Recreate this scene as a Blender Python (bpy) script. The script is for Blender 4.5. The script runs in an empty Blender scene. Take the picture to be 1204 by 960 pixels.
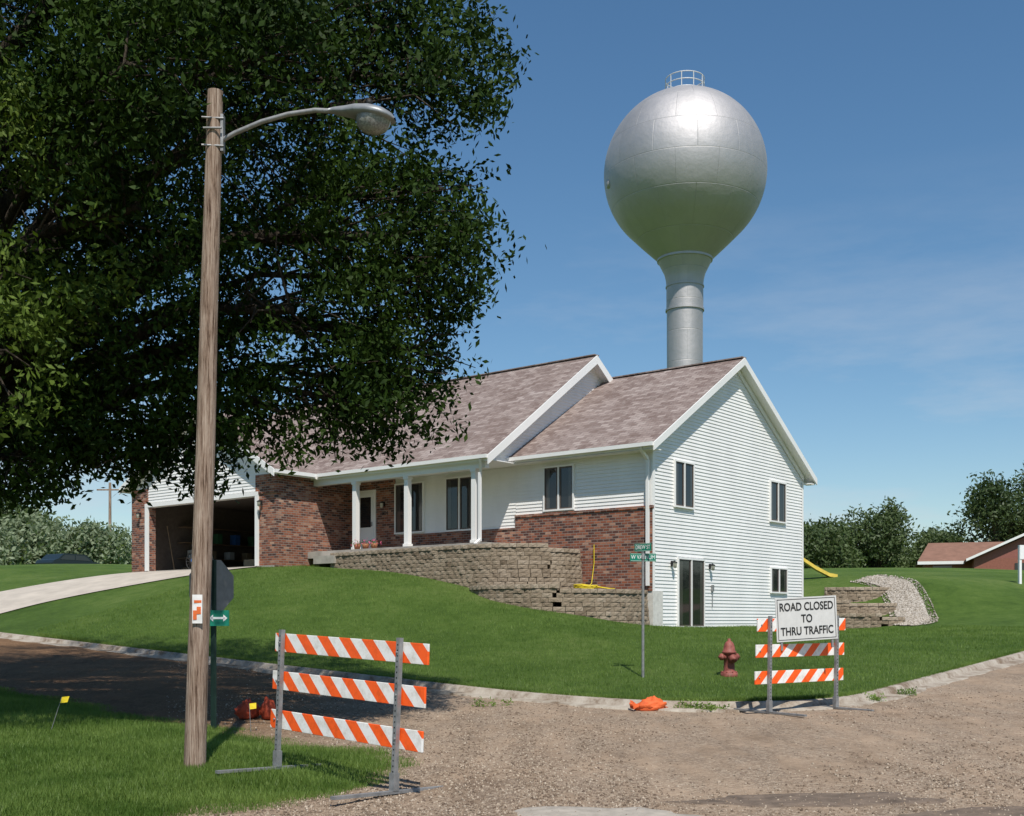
import bpy, math, random
import numpy as np
from mathutils import Vector, Matrix, noise as mnoise
random.seed(7); rng=np.random.default_rng(7)
scene=bpy.context.scene
COL=scene.collection
# ------------------------------------------------------------------ frames
CX,CY=4.02,33.0                 # near corner of the house
AX=np.array([0.7771,-0.6296]);  # local +x (along the front, to the right)
AY=np.array([0.6296,0.7771])    # local +y (depth of the house)
HROT=math.atan2(-0.6296,0.7771)
def to_local(X,Y):
    dx=np.asarray(X)-CX; dy=np.asarray(Y)-CY
    return dx*AX[0]+dy*AX[1], dx*AY[0]+dy*AY[1]
def to_world(x,y):
    x=np.asarray(x,float); y=np.asarray(y,float)
    return CX+x*AX[0]+y*AY[0], CY+x*AX[1]+y*AY[1]
# ------------------------------------------------------------------ terrain functions
def sp(v,k=0.8): return np.logaddexp(0,np.asarray(v,float)/k)*k
def zr(x,y):
    x=np.asarray(x,float); y=np.asarray(y,float)
    a=sp(5.4-x); a=np.minimum(a,45+0*a)
    b=np.minimum(sp(y+10),45)
    return 0.05+0.028*np.clip(y+12,-12,0)+0.058*a*(1/(1+np.exp((y+8)/2.0)))*1.0+0.055*b*(1/(1+np.exp(-(x-3)/1.5)))
def micro(x,y):
    return 0.010*np.sin(x*1.3+0.7*np.sin(y*0.9))+0.008*np.sin(y*2.1+x*0.4)+0.006*np.sin(x*3.7-y*2.9)+0.005*np.sin(x*6.1+y*5.3)
def dcorner(qx,qy,r):
    inner=r-np.hypot(r-qx,r-qy)
    return np.where((qx<r)&(qy<r),inner,np.minimum(qx,qy))
def dL(x,y): return dcorner(9.8-x,y+12,3.0)
def dN(x,y):
    w=0.12*np.sin(x*1.7+y)+0.08*np.sin(x*4.1-y*3.3)+0.05*np.sin(x*9-y*7)
    return dcorner(9.2-x,-18.0-y,2.6)+w
def dE(x,y): return x-19.8
ctrl=[]
for x in (6,2,-3,-8,-16,-25,-40,-58): ctrl.append((x,-12,float(zr(x,-12))+.12))
for y in (-9,-4,1,8,16,30,55): ctrl.append((9.8,y,float(zr(9.8,y))+.12))
ctrl+=[(8.9,-11.1,.2),(.3,-.5,1.33),(.3,5,1.3),(.3,9.4,1.22),(2.5,5,1.22),(4.5,0,1.0),(5,5,1.15),(5,9.5,1.3),(2,9.7,1.22),
(4.4,12,1.6),(2.2,15,2.9),(0,14.5,2.9),(6,16,2.3),(0,20,3.4),(-5,20,3.6),(5,25,3.3),(1.5,11.5,1.6),(1,13,2.1),
(-12.6,-3.6,3.26),(-14,-3.6,3.27),(-17,-3.6,3.27),(-20,-3.6,3.28),(-21.8,-3,3.33),(-10.5,-2.6,3.18),(-8,-2.9,2.98),(-5,-3.1,2.5),(-2.5,-3.6,1.95),
(-.4,-3.2,1.6),(.3,-1.5,1.38),(-8,-7,2.15),(-14,-7.5,2.35),(-20,-7.5,2.6),(0,-7,.97),(-3,-7,1.35),(5,-7,.52),(6.2,-7.05,.38),(5.2,-8.65,.36),(3,-3,1.02),
(-30,-5,3.6),(-30,5,4.1),(-40,0,4.2),(-25,12,4.1),(-25,30,4.3),(-5,31,4.2),(0,50,4.4),(-40,60,4.5),(30,60,3.8),(30,30,2.6),(30,0,1.0),(30,-30,0),
(-10,-26,.9),(-30,-26,1.9),(-50,-30,2.5),(10,-45,-.3),(-17,3,3.0),(-8,3,3.0),(-2.5,5,1.1),(-60,20,4.4)]
ctrl=np.array(ctrl,float)
def K(r2): return np.where(r2>1e-9,0.5*r2*np.log(np.maximum(r2,1e-9)),0)
n=len(ctrl); P=ctrl[:,:2]/10
D2=((P[:,None]-P[None])**2).sum(-1)
A=np.zeros((n+3,n+3)); A[:n,:n]=K(D2)+np.eye(n)*0.002
A[:n,n]=1;A[:n,n+1:]=P;A[n,:n]=1;A[n+1:,:n]=P.T
W=np.linalg.solve(A,np.concatenate([ctrl[:,2],[0,0,0]]))
def tps(x,y):
    x=np.atleast_1d(np.asarray(x,float));y=np.atleast_1d(np.asarray(y,float))
    sh=x.shape; q=np.stack([x.ravel()/10,y.ravel()/10],1); out=np.zeros(len(q))
    for i in range(0,len(q),50000):
        s=q[i:i+50000]; d=((s[:,None]-P[None])**2).sum(-1)
        out[i:i+50000]=K(d)@W[:n]+W[n]+s@W[n+1:]
    return out.reshape(sh)
def sstep(a,b,v):
    t=np.clip((v-a)/(b-a),0,1); return t*t*(3-2*t)
def H(x,y):
    x=np.atleast_1d(np.asarray(x,float));y=np.atleast_1d(np.asarray(y,float))
    h=tps(x,y)
    r=np.hypot(x+5,y-5); far=-0.5+5.0*sstep(-40,20,y)
    z=zr(x,y)
    l=dL(x,y); g=dN(x,y); e=dE(x,y)
    near=z+0.13*sstep(0,1.6,g)-0.03+0.02*np.sin(x*1.9)*np.sin(y*1.3)*sstep(0,2,g)
    res=np.where(l>-0.1,h,z-0.07)
    res=np.where(g>-0.25,z-0.07+(near-z+0.07)*sstep(-0.25,0.12,g),res)
    res=np.where(e>-0.2,z-.07+.17*sstep(-.2,.6,e),res)
    inside=((x>-4.8)&(x<-.25)&(y>.25)&(y<9.6))|((x>-20.8)&(x<-4.8)&(y>.3)&(y<9.6))|((x>-20.8)&(x<-12.9)&(y>-3.1)&(y<9.6))
    res=np.where(inside,res-0.5,res)
    w=sstep(48,75,r)
    return res*(1-w)+far*w
def Hw(X,Y):
    x,y=to_local(X,Y); return float(H(x,y)[0])
def Rw(X,Y):
    x,y=to_local(X,Y); return float(zr(x,y)+micro(x,y))
# ------------------------------------------------------------------ material helpers
class M:
    def __init__(s,name,rough=.7,metal=0.0,spec=.3):
        s.m=bpy.data.materials.new(name); s.m.use_nodes=True
        s.N=s.m.node_tree.nodes; s.L=s.m.node_tree.links; s.b=s.N['Principled BSDF']; s.out=s.N['Material Output']
        s.b.inputs['Roughness'].default_value=rough; s.b.inputs['Metallic'].default_value=metal
        s.b.inputs['Specular IOR Level'].default_value=spec
        s.tc=None
    def n(s,t,**k):
        x=s.N.new(t)
        for a,v in k.items(): setattr(x,a,v)
        return x
    def link(s,a,b): s.L.new(a,b)
    def obj(s):
        if not s.tc: s.tc=s.n('ShaderNodeTexCoord')
        return s.tc.outputs['Object']
    def mapv(s,scale=(1,1,1),src=None,rz=0):
        mp=s.n('ShaderNodeMapping'); mp.inputs['Scale'].default_value=scale; mp.inputs['Rotation'].default_value=(0,0,rz); s.link(src or s.obj(),mp.inputs['Vector']); return mp.outputs['Vector']
    def noise(s,scale,detail=4,rough=.6,vec=None):
        x=s.n('ShaderNodeTexNoise'); x.inputs['Scale'].default_value=scale;x.inputs['Detail'].default_value=detail;x.inputs['Roughness'].default_value=rough
        s.link(vec or s.obj(),x.inputs['Vector']); return x.outputs['Fac']
    def vor(s,scale,vec=None,out='Color',feature='F1'):
        x=s.n('ShaderNodeTexVoronoi',feature=feature); x.inputs['Scale'].default_value=scale
        s.link(vec or s.obj(),x.inputs['Vector']); return x.outputs[out]
    def ramp(s,fac,stops):
        r=s.n('ShaderNodeValToRGB'); e=r.color_ramp.elements
        while len(e)<len(stops): e.new(.5)
        for i,(p,c) in enumerate(stops):
            e[i].position=p; e[i].color=(*c,1) if len(c)==3 else c
        s.link(fac,r.inputs['Fac']); return r.outputs['Color']
    def mix(s,f,a,b,mode='MIX'):
        x=s.n('ShaderNodeMix',data_type='RGBA',blend_type=mode)
        for sock,v in ((x.inputs[0],f),(x.inputs[6],a),(x.inputs[7],b)):
            if hasattr(v,'is_output') : s.link(v,sock)
            elif isinstance(v,(int,float)): sock.default_value=v
            else: sock.default_value=(*v,1)
        return x.outputs[2]
    def math(s,op,a,b=None):
        x=s.n('ShaderNodeMath',operation=op)
        for i,v in enumerate((a,b)):
            if v is None: continue
            if hasattr(v,'is_output'): s.link(v,x.inputs[i])
            else: x.inputs[i].default_value=v
        return x.outputs[0]
    def col(s,c):
        if hasattr(c,'is_output'): s.link(c,s.b.inputs['Base Color'])
        else: s.b.inputs['Base Color'].default_value=(*c,1)
        return s
    def bump(s,h,strength=.5,dist=.02):
        x=s.n('ShaderNodeBump'); x.inputs['Strength'].default_value=strength;x.inputs['Distance'].default_value=dist
        s.link(h,x.inputs['Height']); s.link(x.outputs[0],s.b.inputs['Normal']); return s
def simple(name,c,rough=.6,metal=0,var=.15,scale=8,bump=0.0,spec=.3):
    m=M(name,rough,metal,spec)
    c2=tuple(v*(1-var) for v in c); c1=tuple(min(1,v*(1+var)) for v in c)
    f=m.noise(scale,4); m.col(m.ramp(f,[(.3,c2),(.7,c1)]))
    if bump: m.bump(m.noise(scale*4,4),bump,.01)
    return m.m
def coord_xz(m,expr='x+y',vs=1.0):
    sep=m.n('ShaderNodeSeparateXYZ'); m.link(m.obj(),sep.inputs[0]); c=m.n('ShaderNodeCombineXYZ')
    if expr=='x+y': u=m.math('ADD',sep.outputs[0],sep.outputs[1])
    elif expr=='x': u=sep.outputs[0]
    else: u=sep.outputs[1]
    m.link(u,c.inputs[0]); m.link(m.math('MULTIPLY',sep.outputs[2],vs),c.inputs[1]); return c.outputs[0]
def brickmat():
    m=M('brick',.85); v=coord_xz(m)
    b=m.n('ShaderNodeTexBrick'); m.link(v,b.inputs['Vector'])
    b.inputs['Scale'].default_value=1;b.inputs['Brick Width'].default_value=.215;b.inputs['Row Height'].default_value=.078;b.inputs['Mortar Size'].default_value=.009
    b.inputs['Mortar Smooth'].default_value=.2;b.inputs['Bias'].default_value=0
    b.inputs['Color1'].default_value=(0,0,0,1);b.inputs['Color2'].default_value=(1,1,1,1);b.inputs['Mortar'].default_value=(.5,.5,.5,1)
    c=m.ramp(b.outputs['Color'],[(0.0,(.04,.025,.024)),(.25,(.12,.045,.032)),(.5,(.29,.09,.045)),(.8,(.38,.14,.075)),(1,(.50,.31,.22))])
    c=m.mix(m.ramp(m.noise(3.5,5,.7),[(.35,(.0,.0,.0)),(.7,(.7,.7,.7))]),c,(.15,.065,.05),'MIX')
    c=m.mix(b.outputs['Fac'],c,(.27,.23,.2)); m.col(c)
    m.bump(m.math('ADD',m.math('MULTIPLY',b.outputs['Fac'],-1.0),m.math('MULTIPLY',m.noise(60),.3)),.6,.01); return m.m
def shingle(name,ax):
    m=M(name,.9,spec=.15); v=coord_xz(m,ax,1.75)
    b=m.n('ShaderNodeTexBrick'); m.link(v,b.inputs['Vector'])
    b.inputs['Scale'].default_value=1;b.inputs['Brick Width'].default_value=.3;b.inputs['Row Height'].default_value=.142;b.inputs['Mortar Size'].default_value=.006
    b.inputs['Color1'].default_value=(0,0,0,1);b.inputs['Color2'].default_value=(1,1,1,1);b.inputs['Mortar'].default_value=(.3,.3,.3,1)
    c=m.ramp(b.outputs['Color'],[(0,(.20,.15,.135)),(.5,(.27,.215,.195)),(1,(.37,.31,.285))])
    big=m.noise(.9,6,.7,m.mapv((1,1,.35))); c=m.mix(m.ramp(big,[(.35,(0,0,0)),(.65,(1,1,1))]),c,m.mix(1.0,c,(.74,.69,.67),'MULTIPLY'))
    st=m.noise(5,6,.75); c=m.mix(m.ramp(st,[(.5,(0,0,0)),(.75,(.7,.7,.7))]),c,(.38,.33,.30))
    c=m.mix(m.math('MULTIPLY',b.outputs['Fac'],.7),c,(.07,.055,.05)); m.col(c)
    m.bump(m.math('ADD',m.math('MULTIPLY',b.outputs['Fac'],-1.0),m.math('MULTIPLY',b.outputs['Color'],.5)),.7,.012); return m.m
def whitemat(name,c=(.8,.8,.79),dirt=.12):
    m=M(name,.45,spec=.4); f=m.noise(.8,6,.7,m.mapv((1,1,.4)))
    m.col(m.ramp(f,[(.3,tuple(v*(1-dirt) for v in c)),(.65,c)])); return m.m
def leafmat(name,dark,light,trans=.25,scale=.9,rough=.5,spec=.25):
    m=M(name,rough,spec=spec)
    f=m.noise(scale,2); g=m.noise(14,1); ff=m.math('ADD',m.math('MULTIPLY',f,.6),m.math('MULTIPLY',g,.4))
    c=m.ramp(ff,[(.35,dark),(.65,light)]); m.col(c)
    if trans>0:
        t=m.n('ShaderNodeBsdfTranslucent'); m.link(m.mix(1.0,c,(1.3,1.5,.5),'MULTIPLY'),t.inputs['Color'])
        x=m.n('ShaderNodeMixShader'); x.inputs[0].default_value=trans
        m.link(m.b.outputs[0],x.inputs[1]);m.link(t.outputs[0],x.inputs[2]);m.link(x.outputs[0],m.out.inputs['Surface'])
    return m.m
def lawnmat():
    m=M('lawn',.85,spec=.15)
    a=m.noise(.3,5,.6);b=m.noise(3,5,.7);c=m.noise(40,4,.8)
    s=m.math('ADD',m.math('ADD',m.math('MULTIPLY',a,.4),m.math('MULTIPLY',b,.3)),m.math('MULTIPLY',c,.3))
    col=m.ramp(s,[(.36,(.042,.085,.012)),(.5,(.088,.152,.026)),(.64,(.155,.21,.055))])
    m.col(col); m.bump(m.math('ADD',c,m.noise(140,3)),1.0,.03); return m.m
def gravelmat():
    m=M('dirt_gravel',.95,spec=.1)
    a=m.noise(.5,6,.65);b=m.noise(2.2,6,.7); tr=m.noise(.9,6,.65,m.mapv((2.2,.45,1),rz=-.67))
    base=m.ramp(m.math('ADD',m.math('ADD',m.math('MULTIPLY',a,.3),m.math('MULTIPLY',b,.3)),m.math('MULTIPLY',tr,.4)),[(.40,(.105,.068,.044)),(.47,(.245,.172,.115)),(.58,(.38,.275,.19))])
    st=m.vor(38); sep=m.n('ShaderNodeSeparateColor'); m.link(st,sep.inputs[0])
    peb=m.ramp(sep.outputs[0],[(0,(.11,.08,.06)),(.5,(.27,.20,.145)),(1,(.52,.43,.33))])
    mask=m.ramp(m.noise(1.1,5,.7,m.mapv((1.6,.6,1),rz=-.67)),[(.38,(.05,.05,.05)),(.6,(.75,.75,.75))])
    c=m.mix(mask,base,peb)
    fine=m.noise(180,3,.8); c=m.mix(.3,c,m.ramp(fine,[(.35,(.08,.055,.04)),(.65,(.5,.4,.3))]))
    # shade over the torn-up side street, painted darker and browner into the dirt
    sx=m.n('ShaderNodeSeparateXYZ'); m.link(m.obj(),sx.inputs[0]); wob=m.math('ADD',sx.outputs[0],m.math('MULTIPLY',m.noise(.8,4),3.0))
    shade=m.n('ShaderNodeMapRange'); shade.inputs[1].default_value=.3; shade.inputs[2].default_value=-2.6; m.link(wob,shade.inputs[0])
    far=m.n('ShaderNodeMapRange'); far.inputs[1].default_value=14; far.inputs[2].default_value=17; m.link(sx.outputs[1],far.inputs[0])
    c=m.mix(m.math('MULTIPLY',shade.outputs[0],far.outputs[0]),c,m.mix(1.0,c,(.60,.47,.36),'MULTIPLY'))
    m.col(c)
    d=m.vor(38,out='Distance'); m.bump(m.math('ADD',m.math('MULTIPLY',m.math('MULTIPLY',d,-1.0),mask),m.math('MULTIPLY',m.noise(9,5),1.2)),.8,.03); return m.m
def stonecolor(name,stops,rough=.9):
    m=M(name,rough,spec=.15); at=m.n('ShaderNodeAttribute'); at.attribute_name='rnd'
    c=m.ramp(at.outputs['Fac'],stops); c=m.mix(m.math('MULTIPLY',m.noise(9,5,.7),.6),c,m.mix(1.0,c,(.6,.55,.5),'MULTIPLY'))
    m.col(c); m.bump(m.noise(22,5,.7),.9,.03); return m.m
def stripes(name,sign):
    m=M(name,.4,spec=.5); sep=m.n('ShaderNodeSeparateXYZ'); m.link(m.obj(),sep.inputs[0])
    u=m.math('ADD',sep.outputs[0],m.math('MULTIPLY',sep.outputs[2],sign))
    f=m.math('FRACT',m.math('DIVIDE',m.math('ADD',u,30.0),.35)); g=m.math('GREATER_THAN',f,.5)
    c=m.mix(g,(.86,.85,.82),(1.0,.12,.012)); d=m.ramp(m.noise(7,6,.75),[(.46,(1,1,1)),(.78,(.62,.56,.48))]); m.col(m.mix(1.0,c,d,'MULTIPLY')); return m.m
BR=brickmat(); SH=shingle('roof_shingles','x'); SHY=shingle('roof_shingles_side','y')
WH=whitemat('white_siding',(.85,.84,.82)); TR=whitemat('white_trim',(.83,.82,.80),.06)
FOUND=simple('foundation_paint',(.62,.6,.56),.8,var=.12,bump=.3)
GL=M('window_glass',.04,spec=.8); GL.col((.012,.014,.016)); GL=GL.m
BLK=simple('black_rubber',(.02,.02,.02),.6)
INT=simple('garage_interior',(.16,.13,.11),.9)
CONC=simple('concrete',(.38,.35,.31),.9,var=.2,scale=3,bump=.4)
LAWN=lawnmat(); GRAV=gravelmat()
GALV=simple('galvanised_steel',(.30,.30,.30),.55,.5,var=.25,scale=12)
STONE=stonecolor('retaining_stone',[(0,(.15,.115,.08)),(.5,(.31,.25,.185)),(1,(.42,.355,.28))])
# ------------------------------------------------------------------ mesh helpers
def fastmesh(name,V,F,mats,parent=None,smooth=False,attr=None):
    V=np.asarray(V,np.float32); F=np.asarray(F,np.int32); k=F.shape[1]
    me=bpy.data.meshes.new(name); me.vertices.add(len(V)); me.vertices.foreach_set('co',V.ravel())
    me.loops.add(F.size); me.loops.foreach_set('vertex_index',F.ravel())
    me.polygons.add(len(F)); me.polygons.foreach_set('loop_start',np.arange(0,F.size,k,dtype=np.int32))
    try: me.polygons.foreach_set('loop_total',np.full(len(F),k,np.int32))
    except Exception: pass
    if smooth: me.polygons.foreach_set('use_smooth',np.ones(len(F),bool))
    if attr is not None:
        a=me.attributes.new('rnd','FLOAT','FACE'); a.data.foreach_set('value',np.asarray(attr,np.float32))
    me.update(calc_edges=True); me.validate()
    for m in mats: me.materials.append(m)
    o=bpy.data.objects.new(name,me); COL.objects.link(o)
    if parent: o.parent=parent
    return o
class MB:
    def __init__(s): s.v=[];s.f=[];s.m=[];s.s=[];s.r=[]
    def add(s,vs,fs,mi=0,sm=False,rnd=0):
        b=len(s.v); s.v+= [tuple(map(float,p)) for p in vs]
        for f in fs: s.f.append([b+i for i in f]); s.m.append(mi); s.s.append(sm); s.r.append(rnd)
    def box(s,x0,x1,y0,y1,z0,z1,mi=0,rnd=0):
        s.add([(x0,y0,z0),(x1,y0,z0),(x1,y1,z0),(x0,y1,z0),(x0,y0,z1),(x1,y0,z1),(x1,y1,z1),(x0,y1,z1)],
              [(0,3,2,1),(4,5,6,7),(0,1,5,4),(1,2,6,5),(2,3,7,6),(3,0,4,7)],mi,rnd=rnd)
    def poly(s,ps,mi=0): s.add(ps,[tuple(range(len(ps)))],mi)
    def prism(s,ps,d,mi=0):   # extrude polygon by vector d
        n=len(ps); q=[tuple(np.array(p)+np.array(d)) for p in ps]
        s.add(list(ps)+q,[tuple(range(n))[::-1],tuple(range(n,2*n))]+[(i,(i+1)%n,n+(i+1)%n,n+i) for i in range(n)],mi)
    def beam(s,p0,p1,w,h,mi=0,up=(0,0,1)):
        p0=Vector(p0);p1=Vector(p1);d=(p1-p0).normalized();u=Vector(up)
        if abs(d.dot(u))>.98: u=Vector((1,0,0))
        a=d.cross(u).normalized()*w/2; b=a.cross(d).normalized()*h/2
        vs=[p0-a-b,p0+a-b,p0+a+b,p0-a+b,p1-a-b,p1+a-b,p1+a+b,p1-a+b]
        s.add(vs,[(0,3,2,1),(4,5,6,7),(0,1,5,4),(1,2,6,5),(2,3,7,6),(3,0,4,7)],mi)
    def tube(s,pts,rs,n=10,mi=0,cap=True):
        pts=[Vector(p) for p in pts]; vs=[];fs=[]
        d0=(pts[1]-pts[0]).normalized(); u=Vector((0,0,1)) if abs(d0.z)<.9 else Vector((1,0,0)); a=d0.cross(u).normalized()
        for i,p in enumerate(pts):
            d=(pts[min(i+1,len(pts)-1)]-pts[max(i-1,0)]).normalized()
            a=(a-d*a.dot(d)).normalized(); b=d.cross(a)
            for k in range(n):
                t=2*math.pi*k/n; vs.append(p+(a*math.cos(t)+b*math.sin(t))*rs[i])
        for i in range(len(pts)-1):
            for k in range(n): fs.append((i*n+k,i*n+(k+1)%n,(i+1)*n+(k+1)%n,(i+1)*n+k))
        s.add(vs,fs,mi,True)
        if cap:
            s.add(vs[:n],[tuple(range(n))[::-1]],mi); s.add(vs[-n:],[tuple(range(n))],mi)
    def rev(s,prof,c=(0,0,0),n=32,mi=0,ax='z',sm=True):
        vs=[];fs=[]
        for r,z in prof:
            for k in range(n):
                t=2*math.pi*k/n; a,b=r*math.cos(t),r*math.sin(t)
                p=(a,b,z) if ax=='z' else ((a,z,b) if ax=='y' else (z,a,b))
                vs.append((p[0]+c[0],p[1]+c[1],p[2]+c[2]))
        for i in range(len(prof)-1):
            for k in range(n): fs.append((i*n+k,i*n+(k+1)%n,(i+1)*n+(k+1)%n,(i+1)*n+k))
        s.add(vs,fs,mi,sm)
    def obj(s,name,mats,parent=None,loc=None,rot=None,bevel=0):
        me=bpy.data.meshes.new(name); me.from_pydata(s.v,[],s.f)
        me.polygons.foreach_set('material_index',s.m); me.polygons.foreach_set('use_smooth',s.s)
        a=me.attributes.new('rnd','FLOAT','FACE'); a.data.foreach_set('value',[float(x) for x in s.r])
        for m in mats: me.materials.append(m)
        me.update(); o=bpy.data.objects.new(name,me); COL.objects.link(o)
        if parent: o.parent=parent
        if loc: o.location=loc
        if rot: o.rotation_euler=rot
        if bevel:
            b=o.modifiers.new('bevel','BEVEL'); b.width=bevel; b.segments=2; b.limit_method='ANGLE'
        return o
def empty(name,loc=(0,0,0),rz=0):
    e=bpy.data.objects.new(name,None); COL.objects.link(e); e.location=loc; e.rotation_euler=(0,0,rz); return e
def text(body,size,mat,parent,loc,rot,name='lettering',ax='CENTER',sx=1.0,off=0.0):
    c=bpy.data.curves.new(name,'FONT'); c.body=body; c.size=size; c.align_x=ax; c.align_y='CENTER'; c.extrude=.0015; c.offset=off; c.space_line=.95
    c.materials.append(mat); o=bpy.data.objects.new(name,c); COL.objects.link(o); o.parent=parent; o.location=loc; o.rotation_euler=rot; o.scale=(sx,1,1); return o
# ------------------------------------------------------------------ ground
def axis(lo,hi,st,far):
    a=list(np.arange(lo,hi+1e-6,st)); d=st
    while a[-1]<far: d*=1.18; a.append(a[-1]+d)
    d=st
    while a[0]>-far: d*=1.18; a.insert(0,a[0]-d)
    return np.array(a)
xs=axis(-26,22,.2,2500); ys=axis(-30,20,.2,2500)
gx,gy=np.meshgrid(xs,ys); Z=H(gx,gy)
WX,WY=to_world(gx,gy); nx=len(xs); ny=len(ys)
idx=np.arange(nx*ny).reshape(ny,nx)
F=np.stack([idx[:-1,:-1],idx[:-1,1:],idx[1:,1:],idx[1:,:-1]],-1).reshape(-1,4)
fastmesh('ground',np.stack([WX,WY,Z],-1).reshape(-1,3),F,[LAWN],smooth=True)
# road sheet
xr=np.concatenate([np.arange(-58,-14,1.0),np.arange(-14,20.4,.2)]); yr=np.concatenate([np.arange(-58,-30,1.0),np.arange(-30,0,.2),np.arange(0,58,1.0)])
rx,ry=np.meshgrid(xr,yr); RZ=zr(rx,ry)+micro(rx,ry)
keep=(dL(rx,ry)<-.15)&(dN(rx,ry)<.8)&(dE(rx,ry)<.5)
RX,RY=to_world(rx,ry); idx=np.arange(rx.size).reshape(rx.shape)
F=np.stack([idx[:-1,:-1],idx[:-1,1:],idx[1:,1:],idx[1:,:-1]],-1).reshape(-1,4)
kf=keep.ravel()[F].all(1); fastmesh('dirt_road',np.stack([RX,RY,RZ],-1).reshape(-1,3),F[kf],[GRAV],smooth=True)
# kerb
km=M('kerb_concrete',.9,spec=.15); c=km.ramp(km.noise(2.2,7,.75),[(.38,(.17,.125,.088)),(.5,(.32,.275,.225)),(.68,(.44,.40,.34))]); km.col(c).bump(km.noise(30,4),.5,.01); 
path=[(x,-12.,0,-1) for x in np.arange(-58,6.8,.4)]
for k in range(0,19):
    t=math.radians(-90+90*k/18); path.append((6.8+3*math.cos(t),-9+3*math.sin(t),math.cos(t),math.sin(t)))
path+=[(9.8,y,1,0) for y in np.arange(-8.6,58,.4)]
prof=[(-.03,-.25),(-.03,.12),(0,.135),(.12,.13),(.15,.11),(.19,.035),(.5,.02),(.53,-.25)]
V=[]
for (x,y,nx_,ny_) in path:
    z=float(zr(x,y)); j=.04*math.sin(x*3+y*2)+.03*math.sin(x*7.7+y*5)-.04
    for d,h in prof:
        X,Y=to_world(x+nx_*(d+ (j if d>.3 else 0)),y+ny_*(d+(j if d>.3 else 0))); V.append((X,Y,z+h))
k=len(prof); F=[(i*k+a,i*k+a+1,(i+1)*k+a+1,(i+1)*k+a) for i in range(len(path)-1) for a in range(k-1)]
o=fastmesh('kerb',V,F,[km.m])
# driveway
dm=simple('driveway_concrete',(.44,.39,.33),.9,var=.14,scale=1.5,bump=.3)
V=[];F=[];NS=24;NT=60
for j in range(NT+1):
    y=-3.32-(12.05-3.32)*j/NT; sp_=j/NT
    xl=-20.3-2.4*sstep(0,1,sp_); xrt=-13.5-3.6*sstep(-.1,.75,sp_)+.9*sstep(.85,1,sp_)+.32*(1-sp_)**8
    for i in range(NS+1):
        x=xl+(xrt-xl)*i/NS
        X,Y=to_world(x,y); V.append((X,Y,float(H(x,y)[0])+.03))
for j in range(NT):
    for i in range(NS): a=j*(NS+1)+i; F.append((a,a+1,a+NS+2,a+NS+1))
fastmesh('driveway',V,F,[dm],smooth=True)
def patch(name,cx,cy,rx_,ry_,mat,h,seed):
    r=random.Random(seed); mb=MB(); N=40; ring=[]
    ph=[r.uniform(0,6) for _ in range(5)]
    for k in range(N):
        t=2*math.pi*k/N; rr=1+.14*math.sin(2*t+ph[4])+.12*math.sin(3*t+ph[0])+.1*math.sin(5*t+ph[1])+.06*math.sin(11*t+ph[2])
        ring.append((cx+rx_*rr*math.cos(t),cy+ry_*rr*math.sin(t)))
    vs=[(cx,cy,Rw(cx,cy)+h)]
    qs=(.25,.5,.75,.92,1.0)
    for q in qs:
        for (X,Y) in ring:
            X2=cx+(X-cx)*q;Y2=cy+(Y-cy)*q; vs.append((X2,Y2,Rw(X2,Y2)+(h if q<.95 else -.01)))
    fs=[(0,1+k,1+(k+1)%N) for k in range(N)]
    for g in range(len(qs)-1): fs+=[(1+g*N+k,1+(g+1)*N+k,1+(g+1)*N+(k+1)%N,1+g*N+(k+1)%N) for k in range(N)]
    mb.add(vs,fs,0,True); mb.obj(name,[mat])
patch('concrete_patch',.75,9.80,.85,.42,simple('old_concrete',(.36,.32,.27),.9,var=.2,bump=.4),.014,3)
ASPH=simple('worn_asphalt',(.15,.112,.083),.95,var=.4,scale=5,bump=.8)
patch('asphalt_patch',2.7,10.5,1.3,.34,ASPH,.007,5)
patch('asphalt_patch',4.1,9.6,.9,.4,ASPH,.007,8)
# loose stones
def stones(name,N,gen,smin,smax,mat,pw=3):
    X,Y,Zs=gen(N); N=len(X); s=smin+(smax-smin)*rng.random(N)**pw
    base=np.array([(1,0,0),(0,1,0),(-1,0,0),(0,-1,0),(0,0,.7),(0,0,-.5)])
    a=rng.random(N)*6.28; sc=rng.uniform(.6,1.2,(N,6,1))*s[:,None,None]
    v=base[None]*sc; ca,sa=np.cos(a)[:,None],np.sin(a)[:,None]
    vx=v[:,:,0]*ca-v[:,:,1]*sa*.7; vy=v[:,:,0]*sa+v[:,:,1]*ca*.7
    V=np.stack([vx+X[:,None],vy+Y[:,None],v[:,:,2]+Zs[:,None]],-1).reshape(-1,3)
    f=np.array([(0,1,4),(1,2,4),(2,3,4),(3,0,4),(1,0,5),(2,1,5),(3,2,5),(0,3,5)])
    F=(np.arange(N)[:,None,None]*6+f[None]).reshape(-1,3)
    return fastmesh(name,V,F,[mat],attr=np.repeat(rng.random(N),8))
def genroad(N):
    u=rng.uniform(-.3,.47,N*2); d=8.8*(26/8.8)**(rng.random(N*2)**1.5); X=u*d; Y=d
    x,y=to_local(X,Y); k=(dL(x,y)<-.38)&(dN(x,y)<.1)
    dens=np.sin(x*1.1+2)*np.sin(y*.5)+rng.normal(0,.7,len(x))+1.6*np.exp(-((X+.8)**2)/3)-.45*(X>1.5); k&=dens>.1
    X,Y,x,y=X[k],Y[k],x[k],y[k]; return X,Y,zr(x,y)+micro(x,y)
stones('road_gravel',70000,genroad,.005,.028,stonecolor('loose_gravel',[(0,(.14,.10,.075)),(.5,(.31,.235,.17)),(1,(.58,.49,.39))]))
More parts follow.
